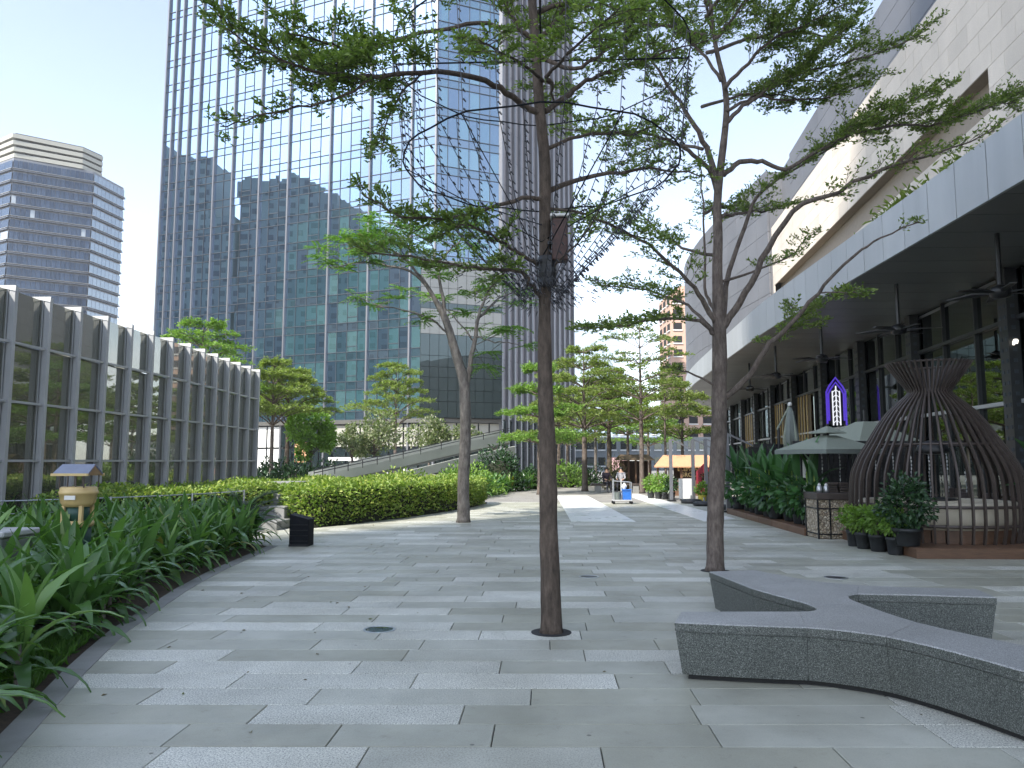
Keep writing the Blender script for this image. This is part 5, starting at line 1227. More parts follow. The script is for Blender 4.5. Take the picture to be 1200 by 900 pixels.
for sx in (-1, 1):
    for sy in (-1, 1): m.box((gc[0] + sx * .365, gc[1] + sy * .365, .40), (.03, .03, .8))
for z in (.1, .62):
    for s_ in (-1, 1): m.box((gc[0], gc[1] + s_ * .367, z), (.74, .02, .025)); m.box((gc[0] + s_ * .367, gc[1], z), (.02, .74, .025))
for s_ in (-.12,): m.box((gc[0] + s_, gc[1] - .366, .4), (.025, .02, .8))
m.build('cage', m_dark, ct)
for i, dx in enumerate((.08, .30)):
    t = thing('menu_stack', ['stack of dark menus in the middle of the stone counter', 'stack of dark menus at the right of the stone counter'][i], 'menus', (gc[0] + dx, gc[1], .94), 'menus on the counter')
    for k in range(4): MB().bbox((gc[0] + dx - .02, gc[1] + random.uniform(-.02, .02), .96 + k * .055), (.18, .26, .045), .006).build('menu', m_rib, t)
for i, dx in enumerate((-.26, -.12)):
    t = thing('glass_lantern', ['shiny small lantern at the left of the stone counter', 'shiny small lantern beside the menus on the stone counter'][i], 'lantern', (gc[0] + dx, gc[1], .94), 'lanterns on the counter')
    MB().lathe((gc[0] + dx, gc[1] - .2, .94), [(.05, 0), (.06, .05), (.05, .12), (.03, .15)], 12).build('body', m_steel, t, True); MB().lathe((gc[0] + dx, gc[1] - .2, 1.09), [(.03, 0), (.035, .02), (.01, .04)], 10).build('lid', m_alul, t)
def parasol(label, c, r, zr, za, mat, vent=True, grp='open sage parasols over the terrace', rot=0):
    t = thing('parasol', label, 'parasol', (c[0], c[1], 0), grp)
    cn = [(c[0] + r * 1.414 * math.cos(rot + R(45 + 90 * i)), c[1] + r * 1.414 * math.sin(rot + R(45 + 90 * i))) for i in range(4)]
    for i in range(4):
        a, b_ = Vector((*cn[i], zr)), Vector((*cn[(i + 1) % 4], zr)); ap = Vector((c[0], c[1], za)); mb = MB(); n_ = 5; grid = []
        for u in range(n_ + 1):
            f = u / n_; q0, q1 = ap.lerp(a, lerp(.16, 1, f)), ap.lerp(b_, lerp(.16, 1, f))
            grid.append([q0.lerp(q1, v / n_) - Vector((0, 0, .05 * math.sin(math.pi * v / n_) * f * (1 if f < 1 else -.3))) for v in range(n_ + 1)])
        vs = [p for row in grid for p in row]; k = len(vs); vs += [p - Vector((0, 0, .012)) for p in vs]; w_ = n_ + 1
        fs = [(y * w_ + x, (y + 1) * w_ + x, (y + 1) * w_ + x + 1, y * w_ + x + 1) for y in range(n_) for x in range(n_)]; fs += [tuple(k + j for j in f[::-1]) for f in fs]
        fs += [(n_ * w_ + x, k + n_ * w_ + x, k + n_ * w_ + x + 1, n_ * w_ + x + 1) for x in range(n_)]
        mb.add(vs, fs); mb.build('canopy_panel', mat, t)
        mv = MB(); mid = (a + b_) / 2; mv.add([a, b_, b_ - Vector((0, 0, .09)), a - Vector((0, 0, .09)), a + (a - mid) * .001 + Vector((0, 0, .0)), b_], [(0, 1, 2, 3)]); 
        MB().tube([ap.lerp(a, .1) - Vector((0, 0, .05)), a - Vector((0, 0, .03))], .012, 5).build('rib', m_dark, t)
        MB().box((a + b_) / 2 - Vector((0, 0, .045)), ((b_ - a).length, .012, .09), math.atan2((b_ - a).y, (b_ - a).x)).build('valance', m_umbd, t)
    if vent:
        z0 = lerp(za, zr, .16) + .10; q = r * .34
        cv = [(c[0] + q * 1.414 * math.cos(rot + R(45 + 90 * i)), c[1] + q * 1.414 * math.sin(rot + R(45 + 90 * i))) for i in range(4)]
        m = MB(); zt = za + .16; m.add([(*p, z0 - .04) for p in cv] + [(*p, z0 - .055) for p in cv] + [(c[0], c[1], zt), (c[0], c[1], zt - .015)], [(i, (i + 1) % 4, 8) for i in range(4)] + [(4 + (i + 1) % 4, 4 + i, 9) for i in range(4)] + [((i + 1) % 4, i, 4 + i, 4 + (i + 1) % 4) for i in range(4)]); m.build('vent', mat, t)
    MB().tube([(c[0], c[1], 0), (c[0], c[1], za + .2)], .03, 8).build('pole', m_dark, t)
    MB().bbox((c[0], c[1], .06), (.6, .6, .12), .02).build('base', m_dark, t); return t
parasol('square sage green parasol with raised vent over the stone counter', (6.32, 17.4), .80, 1.84, 2.22, m_umb, rot=.40)
parasol('larger sage parasol standing behind the one over the counter', (8.37, 20.4), .98, 2.06, 2.72, m_umb, vent=False, rot=.30)
cp = thing('closed_parasol', 'furled grey green cantilever parasol behind the pot row', 'parasol', (6.75, 21.3, 0))
c = Vector((6.75, 21.3, 0)); MB().lathe(c, [(.10, 1.75), (.17, 1.9), (.16, 2.4), (.10, 2.9), (.05, 3.02), (.02, 3.06)], 12).build('canopy', m_umbd, cp, True)
for k in range(6):
    a = k * 1.047; MB().tube([c + Vector((.15 * math.cos(a), .15 * math.sin(a), 1.8)), c + Vector((.18 * math.cos(a), .18 * math.sin(a), 2.2)), c + Vector((.07 * math.cos(a), .07 * math.sin(a), 2.95))], [.05, .045, .02], 6).build('fold', m_umb if k % 2 else m_umbd, cp, True)
MB().tube([c + Vector((-.3, .1, 0)), c + Vector((-.3, .1, 2.5))], .04, 8).build('post', m_dark, cp); MB().tube([c + Vector((-.34, .1, 2.45)), c + Vector((.02, 0, 3.16))], .03, 6).build('arm', m_umb, cp); MB().lathe(c + Vector((0, 0, 3.1)), [(.05, 0), (.06, .05), (.03, .1)], 8).build('finial', m_alul, cp)
MB().bbox(c + Vector((-.3, .1, .05)), (.8, .8, .1), .01).build('base', m_dark, cp)
# black frame with hanging bead strings and white menu panels
tf = thing('bead_curtain', 'black steel terrace screen hung with bead strings under the parasols', 'bead curtain', (8, 19, 0))
for x, y in ((6.0, 18.2), (7.2, 18.2), (8.6, 18.2), (10, 18.2), (6.2, 21.6), (8.4, 21.6), (10.4, 21.6)): MB().box((x, y, 1.0), (.08, .08, 2.0)).build('post', m_dark, tf)
for y in (18.2, 21.6): MB().box((8.1, y, 2.02), (4.6, .09, .08)).build('beam', m_dark, tf)
MB().box((8.2, 22.1, 1.0), (4.8, .08, 2.0)).build('back_panel', m_shade, tf)
for i in range(30):
    x = 6.05 + i * .135; z = 1.98; m = MB()
    for k in range(16): m.box((x, 18.2 + .02 * math.sin(k), z - .05 - k * .085), (.022, .022, .05), k)
    m.tube([(x, 18.2, 2), (x, 18.2, .6)], .004, 3); m.build('bead_string', m_dark if i % 3 else m_steel, tf, kind='stuff')
wm = thing('menu_board', 'tall black stand with three pale lit menu sheets beside the pot row', 'menu board', (5.95, 17.6, 0))
MB().box((5.98, 17.72, .95), (.36, .05, 1.75)).build('stand', m_dark, wm)
for z in (.42, .92, 1.42): MB().box((5.98, 17.685, z), (.28, .02, .40)).build('sheet', m_white, wm)
# dining sets half seen on the terrace
for i, (x, y) in enumerate(((8.6, 17.0), (10.2, 17.6), (9.6, 20.4), (11.2, 19.5))):
    t = thing('terrace_table', ['dark terrace table right behind the pavilion', 'dark terrace table deep behind the pavilion on the right', 'dark terrace table under the larger parasol', 'dark terrace table by the shop glass'][i], 'table', (x, y, 0), 'terrace tables')
    MB().bbox((x, y, .74), (.75, .75, .04), .008).build('table_top', m_rib, t); MB().tube([(x, y, 0), (x, y, .73)], .035, 8).build('leg', m_dark, t); MB().lathe((x, y, 0), [(.25, 0), (.25, .02), (.04, .04)], 12).build('foot', m_dark, t)
    for s_ in (-1, 1):
        q = thing('terrace_chair', ['dark low chair %s the terrace table right behind the pavilion', 'dark low chair %s the terrace table deep behind the pavilion', 'dark low chair %s the table under the larger parasol', 'dark low chair %s the table by the shop glass'][i] % ('left of' if s_ < 0 else 'right of'), 'chair', (x + s_ * .7, y, 0), 'terrace chairs')
        X_ = x + s_ * .7; MB().bbox((X_, y, .43), (.46, .46, .06), .01).build('seat', m_umbd, q); MB().bbox((X_ + s_ * .22, y, .68), (.05, .46, .46), .01).build('backrest', m_rib, q)
        for sx in (-.19, .19):
            for sy in (-.19, .19): MB().tube([(X_ + sx, y + sy, 0), (X_ + sx, y + sy, .41)], .016, 5).build('leg', m_dark, q)

# ------------------------------------------------------------------ left side small things
bo = thing('light_bollard', 'short black box bollard with slanted top at the end of the left bed', 'bollard', (-4.6, 14.6, 0))
m = MB(); x0, x1, y0, y1 = -4.78, -4.42, 14.45, 14.80
m.add([(x0, y0, 0), (x1, y0, 0), (x1, y1, 0), (x0, y1, 0), (x0, y0, .60), (x1, y0, .50), (x1, y1, .50), (x0, y1, .60)], [(3, 2, 1, 0), (4, 5, 6, 7), (0, 1, 5, 4), (1, 2, 6, 5), (2, 3, 7, 6), (3, 0, 4, 7)]); m.build('body', m_black, bo)
for k in range(4): MB().box((-4.60, y0 - .004, .1 + k * .1), (.33, .008, .012)).build('louvre', m_dark, bo)
MB().box((-4.60, y0 - .006, .02), (.37, .02, .04)).build('plinth', m_shade, bo)
# solar insect trap
ix, iy = -5.62, 9.15
it = thing('insect_trap', 'cream and green solar insect trap lamp with little pitched roof among the plants', 'insect trap', (ix, iy, 0))
m_cream2 = plain('cream_plastic', (.52, .38, .17), .45, var=.06); m_green = plain('dark_green', (.015, .06, .045), .5); m_solar = plain('solar_panel', (.16, .18, .24), .15, var=.1)
MB().tube([(ix, iy, 0), (ix, iy, .7)], .10, 10).build('pole', m_green, it)
MB().lathe((ix, iy, 0), [(.15, .5), (.16, .55), (.16, .80)], 18).build('collector', m_green, it, True)
MB().lathe((ix, iy, 0), [(.165, .81), (.185, .825), (.185, .87), (.165, .885)], 22).build('lower_tray', m_cream2, it, True)
MB().lathe((ix, iy, 0), [(.13, .87), (.13, 1.07)], 14).build('dark_core', m_green, it, True)
for sx in (-1, 1):
    for sy in (-1, 1): MB().box((ix + sx * .108, iy + sy * .108, .97), (.04, .04, .19)).build('corner_post', m_cream2, it)
m = MB(); m.lathe((ix, iy, 0), [(.19, 1.07), (.225, 1.13), (.235, 1.24), (.235, 1.275), (.215, 1.29), (.20, 1.31)], 4); 
m = MB()
def sq(z, h_): return [(ix - h_, iy - h_, z), (ix + h_, iy - h_, z), (ix + h_, iy + h_, z), (ix - h_, iy + h_, z)]
vs = sq(1.06, .15) + sq(1.11, .185) + sq(1.22, .2) + sq(1.225, .19) + sq(1.235, .19) + sq(1.24, .2) + sq(1.27, .2) + sq(1.285, .185)
m = MB(); m.lathe((ix, iy, 0), [(.15, 1.05), (.19, 1.10), (.205, 1.2), (.215, 1.205), (.215, 1.235), (.205, 1.24), (.205, 1.275), (.185, 1.29)], 22)
0 and m.add(vs, [(3, 2, 1, 0), (28, 29, 30, 31)] + [(4 * k + j, 4 * k + (j + 1) % 4, 4 * k + 4 + (j + 1) % 4, 4 * k + 4 + j) for k in range(7) for j in range(4)]); m.build('head_box', m_cream2, it, True)
MB().box((ix + .02, iy - .203, 1.165), (.13, .012, .05)).build('label_plate', m_alul, it); MB().box((ix - .13, iy - .2, 1.18), (.02, .012, .02)).build('switch', m_dark, it)
for k in range(4):
    for s_ in (-1, 1): MB().tube([(ix - .15 + .1 * k, iy + s_ * .15, 1.28), (ix - .15 + .1 * k, iy + s_ * .15, 1.45)], .008, 4).build('wire', m_rib, it)
m = MB()                                                           # pitched roof, ridge along x... seen side on
for s_ in (-1, 1):
    ridge = [(ix - .22, iy, 1.56), (ix + .19, iy, 1.56)]; ev = [(ix + .20, iy + s_ * .17, 1.44), (ix - .24, iy + s_ * .17, 1.44)]
    q = MB(); q.add(ridge + ev + [(x, y, z - .02) for x, y, z in ridge + ev], [(0, 1, 2, 3), (7, 6, 5, 4), (0, 4, 5, 1), (1, 5, 6, 2), (2, 6, 7, 3), (3, 7, 4, 0)]); q.build('solar_roof', m_solar, it)
    MB().box((ix - .02, iy + s_ * .17, 1.435), (.45, .025, .03)).build('eaves', m_cream2, it)
MB().add([(ix + .195, iy - .165, 1.43), (ix + .195, iy + .165, 1.43), (ix + .185, iy, 1.55), (ix + .16, iy - .165, 1.43), (ix + .16, iy + .165, 1.43), (ix + .15, iy, 1.55)], [(0, 1, 2), (5, 4, 3), (0, 2, 5, 3), (1, 4, 5, 2), (0, 3, 4, 1)]).build('gable', plain('brown_gable', (.24, .15, .07), .6), it)
# small plate post by the trap, metal cabinet, wire rails
pp = thing('small_sign', 'blank white plate on a thin stake left of the insect trap', 'sign', (-5.9, 9.6, 0)); MB().box((-5.9, 9.6, 1.02), (.13, .015, .1)).build('plate', m_white, pp); MB().tube([(-5.88, 9.62, 0), (-5.88, 9.62, 1.3)], .008, 5).build('stake', m_dark, pp)
mc = thing('metal_cabinet', 'grey green metal cabinet with pale lid at the left edge of the bed', 'cabinet', (-5.55, 7.6, 0)); MB().bbox((-5.72, 7.7, .42), (.8, .5, .84), .01).build('body', plain('green_grey', (.14, .16, .14), .6), mc); MB().bbox((-5.72, 7.7, .875), (.86, .56, .06), .012).build('lid', m_alu, mc)
rl = thing('wire_rail', 'low railing of thin steel wires and posts behind the left bed', 'railing', (-8, 12, 0))
rp = [Vector((-9.6, 10.6, 0)), Vector((-8.4, 11.6, 0)), Vector((-7.3, 12.8, 0)), Vector((-6.55, 14.2, 0)), Vector((-6.2, 15.8, 0))]
for p in rp: MB().tube([p, p + Vector((0, 0, 1.0))], .02, 7).build('post', m_steel, rl)
for z in (.42, .6, .78, .98): MB().tube([p + Vector((0, 0, z)) for p in smooth_path(rp, 4)], .006 if z < .9 else .010, 5).build('wire', m_steel, rl)
# stone steps at the end of the bed
ss = thing('stone_steps', 'low broad pale stone steps between the bed and the hedge', 'steps', (-7, 19, 0))
for k in range(4): MB().bbox((-7.15 - k * .22, 18.2 + k * 1.0, .1 + .14 * k), (2.0 + .1 * k, 1.0, .2 + .28 * k - .006 * k), .012).build('step', m_kerb, ss)

# ------------------------------------------------------------------ curved ramp in the garden
rm = thing('garden_ramp', 'long curved pale ramp with parapets and rails climbing to the right', 'ramp', (-6, 40, 0))
m_rampw = plain('ramp_panel', (.44, .45, .40), .5, var=.12, scale=.5)
top = smooth_path([at(368, 558, 33.5), at(400, 551, 34.5), at(442, 542, 37), at(482, 533, 40), at(541, 519, 44.5), at(597, 507, 48)], 5)
thk = np.linspace(.35, .62, len(top))
off = Vector((-.75, 1.6, 0))
for nm, o_, dz0, dz1, mat in (('parapet', Vector(), -.0, 1.0, m_rampw), ('parapet', off, .15, 1.2, m_rampw)):
    vs = []
    for p, t_ in zip(top, thk):
        for dx, z in ((0, -t_), (.12, -t_), (.12, .0), (0, .0)): vs.append(p + o_ + Vector((dx * -.3, dx, z + dz0)))
    n_ = len(top); MB().add(vs, [(4 * i + j, 4 * i + (j + 1) % 4, 4 * i + 4 + (j + 1) % 4, 4 * i + 4 + j) for i in range(n_ - 1) for j in range(4)] + [(3, 2, 1, 0), tuple(4 * n_ - 4 + j for j in range(4))]).build(nm, mat, rm)
vs = []
for p, t_ in zip(top, thk): vs += [p + Vector((0, .1, -t_)), p + off + Vector((0, 0, -t_)), p + off + Vector((0, 0, -t_ - .12)), p + Vector((0, .1, -t_ - .12))]
MB().add(vs, [(4 * i + j, 4 * i + (j + 1) % 4, 4 * i + 4 + (j + 1) % 4, 4 * i + 4 + j) for i in range(n_ - 1) for j in range(4)]).build('deck', m_kerb, rm)
low = [p + Vector((.35, -.25, -t_ * 1.55 - .05)) for p, t_ in zip(top, thk)]
vs = []
for p, t_ in zip(low, thk): vs += [p + Vector((0, 0, -t_ * .62)), p + Vector((0, .3, -t_ * .62)), p + Vector((0, .3, t_ * .3)), p + Vector((0, 0, t_ * .25))]
MB().add(vs, [(4 * i + j, 4 * i + (j + 1) % 4, 4 * i + 4 + (j + 1) % 4, 4 * i + 4 + j) for i in range(n_ - 1) for j in range(4)] + [(3, 2, 1, 0), tuple(4 * n_ - 4 + j for j in range(4))]).build('fascia_beam', m_rampw, rm)
for z in (.14, .28): MB().tube([p + Vector((0, 0, z)) for p in top], .022, 5).build('rail', m_dark, rm)
for i in range(0, n_, 2): MB().tube([top[i] - Vector((0, 0, .1)), top[i] + Vector((0, 0, .3))], .022, 5).build('rail_post', m_dark, rm)
e = top[-1]; MB().box(e + Vector((-.9, -.2, -(e.z - .1) / 2 - .5)), (.35, .35, e.z - .6)).build('column', m_cream, rm)
q = thing('white_pergola', 'low white pergola frame of square posts before the dark lobby', 'pergola', (-13, 52, 0))
for i in range(5): MB().box((-14.4 + i * 1.25, 52, .7), (.22, .22, 1.8)).build('post', m_white, q)
MB().box((-11.9, 52, 1.72), (5.4, .5, .24)).build('beam', m_white, q)

# ------------------------------------------------------------------ stall and things on the far right of the plaza
sl = thing('market_stall', 'timber stall with orange sloping roof at the far right of the plaza', 'stall', (7, 37, 0))
def A2_(px, py, d): return at(px, py, d)
yl = 36; xl_, xr_ = at(768, 540, yl).x, at(842, 540, yl).x
m = MB(); m.add([(xl_ - .1, yl - .3, 1.36), (xr_, yl - .3, 1.36), (xr_, yl + 2.2, 1.88), (xl_ + .7, yl + 2.2, 1.88), (xl_ - .1, yl - .3, 1.30), (xr_, yl - .3, 1.30), (xr_, yl + 2.2, 1.82), (xl_ + .7, yl + 2.2, 1.82)], [(0, 1, 2, 3), (7, 6, 5, 4), (0, 4, 5, 1), (1, 5, 6, 2), (2, 6, 7, 3), (3, 7, 4, 0)]); m.build('roof', m_orange, sl)
for i in range(6): MB().box((lerp(xl_ + .1, xr_ - .1, i / 5), yl, .66), (.1, .1, 1.32)).build('post', m_wood, sl)
MB().box(((xl_ + xr_) / 2 + .5, yl + 1.6, .7), (xr_ - xl_ - 1.2, .1, 1.4)).build('back_wall', plain('dark_timber', (.05, .028, .018), .7, var=.3), sl)
MB().box(((xl_ + xr_) / 2 + .7, yl + .1, 1.06), (1.7, .05, .62)).build('sign_board', bpy.data.materials['dark_timber'], sl)
m_let = plain('gold_letter', (.75, .55, .25), .5)
text('letters', 'ELEPHANT', .27, Vector((at(794, 551, yl).x, yl + .04, 1.13)), 0, m_let, sl, .012); text('letters', 'GROUNDS', .27, Vector((at(797, 552, yl).x, yl + .04, .87)), 0, m_let, sl, .012)
MB().box(((xl_ + xr_) / 2, yl + .2, .35), (xr_ - xl_ - .6, .5, .7)).build('counter', m_wood, sl)
ht = thing('bamboo_hut', 'dark brown thatched bamboo hut left of the stall', 'hut', (4.6, 42, 0))
hx0, hx1 = at(728, 540, 42).x, at(762, 540, 42).x
for i in range(5): MB().tube([(lerp(hx0, hx1, i / 4), 42, 0), (lerp(hx0, hx1, i / 4), 42, 1.7)], .06, 6).build('post', m_wood, ht)
MB().box(((hx0 + hx1) / 2, 43, .8), (hx1 - hx0, .1, 1.6)).build('back_wall', bpy.data.materials['dark_timber'], ht)
m = MB(); 
for s_ in (-1, 1): m.add([(hx0 - .2, 42.8 + s_ * 1.3, 1.62), (hx1 + .2, 42.8 + s_ * 1.3, 1.62), (hx1, 42.8, 1.95), (hx0, 42.8, 1.95)], [(0, 1, 2, 3) if s_ < 0 else (3, 2, 1, 0)])
m.build('roof', plain('thatch', (.10, .07, .04), .9, var=.4, scale=20), ht)
bush('shrub', 'brown green creeper bush on the bamboo hut', 'shrub', (3.9, 42.0, 0), .7, .6, 1.5, 900, .14, leafy('olive_leaf', (.08, .08, .03), (.13, .12, .05), .25), width=.4)
for i, (px, d, h_) in enumerate(((762, 33.5, .85), (771, 33, .95), (779, 32.6, .9), (786, 32.3, .8))):
    x = at(px, 540, d).x; t = thing('pot_plant', ['leafy pot plant before the stall, leftmost of four', 'leafy pot plant before the stall, second of four', 'leafy pot plant before the stall, third of four', 'leafy pot plant before the stall nearest the grey post'][i], 'pot plant', (x, d, 0), 'pot plants before the stall'); pot(t, x, d, .16, .3); leaf_ball(t, (x, d, .3 + h_ * .38), .3, h_ * .4, 420, .12, m_leafb if i < 3 else m_ficus, .5, fill=.4)
for i, (px, d) in enumerate(((786, 31), (812, 31), (827, 30.5), (852, 24.5))):
    x = at(px, 540, d).x; t = thing('steel_post', ['tall grey square post left of the white board', 'tall grey square post right of the white board', 'tall grey square post beside the red board', 'grey square post hidden behind the second tree trunk'][i], 'post', (x, d, 0), 'grey posts before the stall')
    MB().box((x, d, 1.22), (.12, .12, 2.44)).build('shaft', m_fin, t); MB().bbox((x, d, .03), (.34, .34, .06), .01).build('base', m_dark, t); MB().box((x + .45, d, 2.25), (1.0, .05, .05), 0, ry=.45).build('brace', m_fin, t)
x = at(803, 540, 31.6).x; t = thing('white_board', 'white blank standing board between two grey posts', 'sign board', (x, 31.6, 0)); MB().bbox((x, 31.6, .47), (.56, .06, .82), .01).build('panel', m_white, t)
for s_ in (-.2, .2): MB().box((x + s_, 31.66, .2), (.04, .1, .4)).build('leg', m_dark, t)
x = at(824.5, 540, 31.5).x; t = thing('red_board', 'dark red house shaped board beside the second tree trunk', 'sign board', (x, 31.5, 0))
m = MB(); P_ = [(-.3, .35), (.3, .35), (.3, 1.15), (0, 1.48), (-.3, 1.15)]; m.add([(x + a, 31.5, b_) for a, b_ in P_] + [(x + a, 31.58, b_) for a, b_ in P_], [tuple(range(5)), tuple(range(5, 10))[::-1]] + [(i, 5 + i, 5 + (i + 1) % 5, (i + 1) % 5) for i in range(5)]); m.build('panel', m_red, t)
for s_ in (-.22, .22): MB().box((x + s_, 31.55, .18), (.05, .05, .36)).build('leg', m_dark, t)
leaf_ball(thing('wreath', 'green wreath hanging on the dark red board', 'wreath', (x + .08, 31.4, .95)), (x + .1, 31.4, .92), .2, .22, 160, .1, m_ficus)
x = at(822, 540, 30).x; t = thing('pot_plant', 'yellow green plant in a yellow bucket beside the trunk', 'pot plant', (x, 30, 0)); MB().lathe((x, 30, 0), [(.13, 0), (.17, .3), (.15, .3)], 12).build('pot', plain('yellow_bucket', (.5, .42, .06), .5), t); leaf_ball(t, (x, 30, .5), .24, .24, 260, .12, m_lime)
for i, (px, d) in enumerate(((809, 29.6), (824, 28.0), (845, 26.0))):
    x = at(px, 540, d).x; t = thing('round_weight', ['round dark rubber base weight before the white board', 'round dark rubber base weight close to the tree trunk', 'round dark base weight right behind the tree trunk'][i], 'base weight', (x, d, 0), 'round base weights'); MB().lathe((x, d, 0), [(.36, 0), (.4, .04), (.38, .13), (.3, .16), (.08, .165)], 18).build('disc', m_pot, t, True); MB().tube([(x, d, .15), (x, d, .3)], .03, 6).build('socket', m_steel, t)
# trolley
tx, ty = 2.93, 29.2
t = thing('cleaning_trolley', 'grey cleaning trolley with a blue bin parked on the paving', 'trolley', (tx, ty, 0))
for sx in (-.33, .33):
    for sy in (-.22, .22):
        MB().tube([(tx + sx, ty + sy, .1), (tx + sx, ty + sy, .92 if sx < 0 else .8)], .016, 6).build('post', m_steel, t); MB().lathe((tx + sx, ty + sy, 0), [(.03, 0), (.05, .03), (.05, .07), (.03, .1)], 8).build('wheel', m_black, t)
MB().bbox((tx, ty, .13), (.72, .5, .05), .01).build('tray', m_alu, t)
for z in (.92,): MB().tube([(tx - .33, ty - .22, z), (tx - .33, ty + .22, z)], .016, 6).build('handle', m_steel, t)
for s_ in (-.22, .22): MB().tube([(tx - .33, ty + s_, .85), (tx + .33, ty + s_, .8)], .014, 6).build('rail', m_steel, t)
t2 = thing('blue_bin', 'bright blue plastic bin standing on the cleaning trolley', 'bin', (tx + .15, ty, .16)); m = MB(); c_ = (tx + .17, ty - .03)
m.prism([(c_[0] - .16, c_[1] - .17), (c_[0] + .16, c_[1] - .17), (c_[0] + .16, c_[1] + .17), (c_[0] - .16, c_[1] + .17)], .16, .50); m.build('body', m_blue, t2); MB().bbox((*c_, .515), (.38, .4, .04), .01).build('rim', m_blue, t2)
t2 = thing('grey_bucket', 'grey green bucket on the cleaning trolley beside the blue bin', 'bucket', (tx - .15, ty, .16)); MB().lathe((tx - .17, ty - .05, .16), [(.11, 0), (.14, .26), (.13, .26)], 12).build('body', plain('grey_bucket', (.12, .14, .13), .6), t2)
t2 = thing('mop', 'white headed mop standing upright in the trolley', 'mop', (tx - .02, ty + .1, .16)); MB().tube([(tx - .02, ty + .1, .16), (tx - .02, ty + .1, .9)], .014, 6).build('handle', m_white, t2); MB().lathe((tx + .1, ty + .1, .55), [(.06, 0), (.1, .1), (.03, .22)], 8).build('mop_head', m_white, t2)
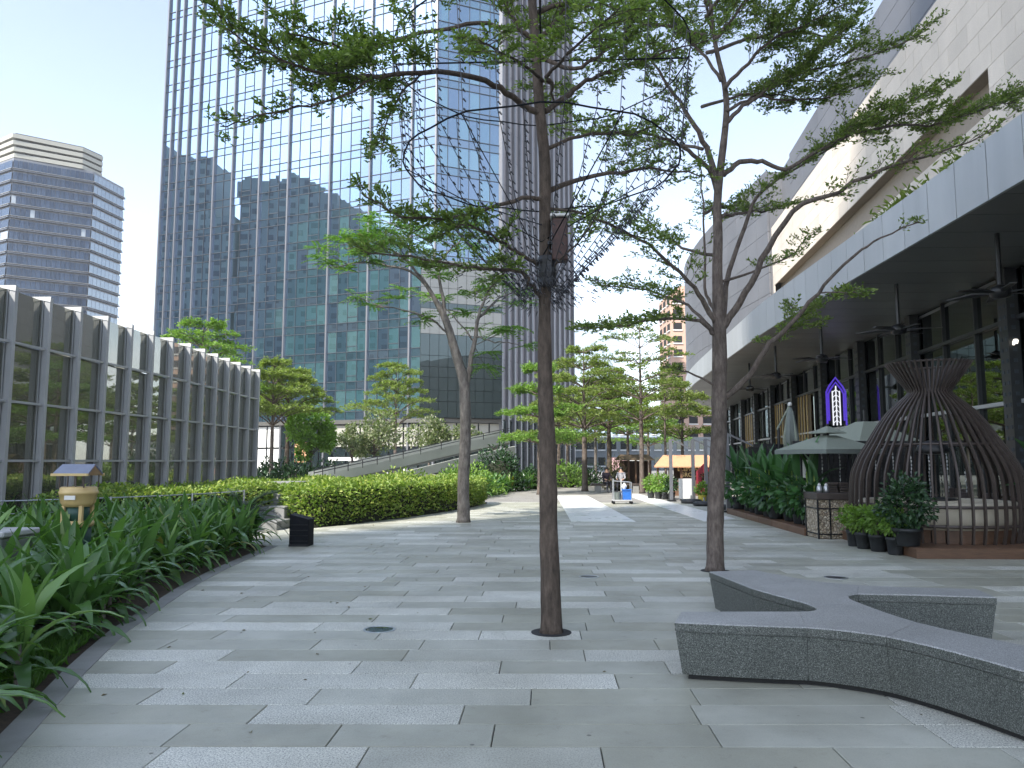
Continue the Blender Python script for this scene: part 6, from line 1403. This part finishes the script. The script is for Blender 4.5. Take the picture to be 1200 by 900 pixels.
# bench with two seated people
sb = thing('plaza_bench', 'dark block bench carrying two seated people far off', 'bench', (3.6, 39.6, 0)); MB().bbox((3.7, 39.6, .40), (2.6, .55, .1), .015).build('seat', m_rib, sb)
for s_ in (-1, 1): MB().box((3.7 + s_ * .95, 39.6, .175), (.3, .48, .35)).build('leg', m_kerb, sb)
m_skin = plain('skin', (.45, .28, .2), .6); m_hair = plain('black_hair', (.01, .009, .008), .5); m_navy = plain('dark_shirt', (.03, .022, .035), .8); m_wsh = plain('pale_shirt', (.30, .30, .32), .8); m_trs = plain('dark_trousers', (.02, .022, .03), .8)
def seated(label, x, y, z, lean, shirt, turn):
    t = thing('person', label, 'person', (x, y, z))
    V = dict(pel=(0, 0, .08, .13), bel=(0, -.02 + lean * .2, .25, .13), che=(0, -.03 + lean * .6, .45, .145), nec=(0, lean, .60, .055), hed=(0, lean - .02, .70, .085), top=(0, lean - .01, .79, .075))
    E = [('pel', 'bel'), ('bel', 'che'), ('che', 'nec'), ('nec', 'hed'), ('hed', 'top')]
    for s_, S in ((-1, 'l'), (1, 'r')):
        V.update({S + 'sh': (s_ * .18, lean * .7, .52, .06), S + 'el': (s_ * .23, lean - .08, .28, .045), S + 'wr': (s_ * .13, lean - .28, .2, .032), S + 'ha': (s_ * .09, lean - .35, .2, .03),
                  S + 'hi': (s_ * .09, -.02, .07, .10), S + 'kn': (s_ * .1, -.43, .08, .068), S + 'an': (s_ * .1, -.45, -.34, .045), S + 'to': (s_ * .11, -.6, -.40, .04)})
        E += [('che', S + 'sh'), (S + 'sh', S + 'el'), (S + 'el', S + 'wr'), (S + 'wr', S + 'ha'), ('pel', S + 'hi'), (S + 'hi', S + 'kn'), (S + 'kn', S + 'an'), (S + 'an', S + 'to')]
    keys = list(V); me = bpy.data.meshes.new('body'); me.from_pydata([V[k][:3] for k in keys], [(keys.index(a), keys.index(b_)) for a, b_ in E], [])
    o = bpy.data.objects.new('tmp', me); COL.objects.link(o); o.modifiers.new('s', 'SKIN'); 
    for i, k in enumerate(keys): me.skin_vertices[0].data[i].radius = (V[k][3],) * 2; me.skin_vertices[0].data[i].use_root = (k == 'pel')
    o.modifiers.new('d', 'SUBSURF').levels = 1; dg = bpy.context.evaluated_depsgraph_get(); m2 = bpy.data.meshes.new_from_object(o.evaluated_get(dg)); bpy.data.objects.remove(o)
    for mm in (m_skin, shirt, m_trs): m2.materials.append(mm)
    kp = [(Vector(V[k][:3]), k) for k in keys]
    for p in m2.polygons:
        c = p.center; k = min(kp, key=lambda q: (q[0] - c).length)[1]; b_ = k[1:] if k[0] in 'lr' and k not in ('nec',) else k
        p.material_index = 0 if k in ('nec', 'hed', 'top') or b_ in ('wr', 'ha') else (2 if k == 'pel' or b_ in ('hi', 'kn', 'an', 'to') else 1); p.use_smooth = True
    m2.transform(Matrix.Translation((x, y, z)) @ Matrix.Rotation(turn, 4, 'Z')); link('body', m2, t)
    hp_ = Matrix.Translation((x, y, z)) @ Matrix.Rotation(turn, 4, 'Z') @ Vector((0, lean + .02, .70)); MB().lathe(hp_, [(.085, -.04), (.108, .03), (.1, .1), (.05, .14)], 12).build('hair', m_hair, t, True)
seated('seated person in dark clothes on the far bench behind the trolley', 3.15, 39.5, .45, -.10, m_navy, .3)
seated('seated person in a pale top on the far bench, right of the other', 3.95, 39.55, .45, -.06, m_wsh, -.35)
bd = thing('billboard', 'pale pink and white hoarding far off at the end of the plaza', 'hoarding', (10.5, 100, 0)); MB().box((9.6, 100, .9), (2.2, .2, 2.2)).build('pink_panel', plain('pink_print', (.45, .28, .28), .7), bd); MB().box((11.6, 100, .9), (1.8, .2, 2.4)).build('white_panel', m_white, bd)
# plants on the canopy edge
for i, (px, py, d) in enumerate(((1052, 215, 20.0), (1118, 183, 17.3))):
    c = Vector((9.5, d, 8.05)); t = thing('roof_plant', ['tuft of green leaves on the canopy edge, farther one', 'small tuft of green leaves on the canopy edge, nearer one'][i], 'plant', tuple(c), 'plants on the canopy edge')
    P, D, S = [], [], []
    for _ in range(360 if i == 0 else 160):
        q = Vector((rng.normal(0, .18), rng.normal(0, .9 if i == 0 else .3), abs(rng.normal(.15, .16)))); P.append(c + q); D.append(Vector(rng.normal(0, .6, 3)) + Vector((-.3, 0, .6))); S.append(random.uniform(.14, .34))
    link('foliage', leaf_mesh('foliage', P, D, S, m_leafm, .2), t)
for o in bpy.data.objects:
    if '_o' in o: del o['_o']
# ------------------------------------------------------------------ hazy air
hz = MB(); hz.box((0, 600, 95), (2000, 1800, 194)); n = N('air'); n.t.nodes.remove(n.b)
pvv = n.new('ShaderNodeVolumePrincipled'); pvv.inputs['Color'].default_value = (.95, .97, 1, 1); pvv.inputs['Density'].default_value = .00025; pvv.inputs['Anisotropy'].default_value = .3
n.l(pvv.outputs[0], n.out.inputs['Volume']); hz_o = hz.build('haze', n.m, None, kind='stuff'); tag(hz_o, 'thin pale haze filling the air between the plaza and the towers', 'haze')
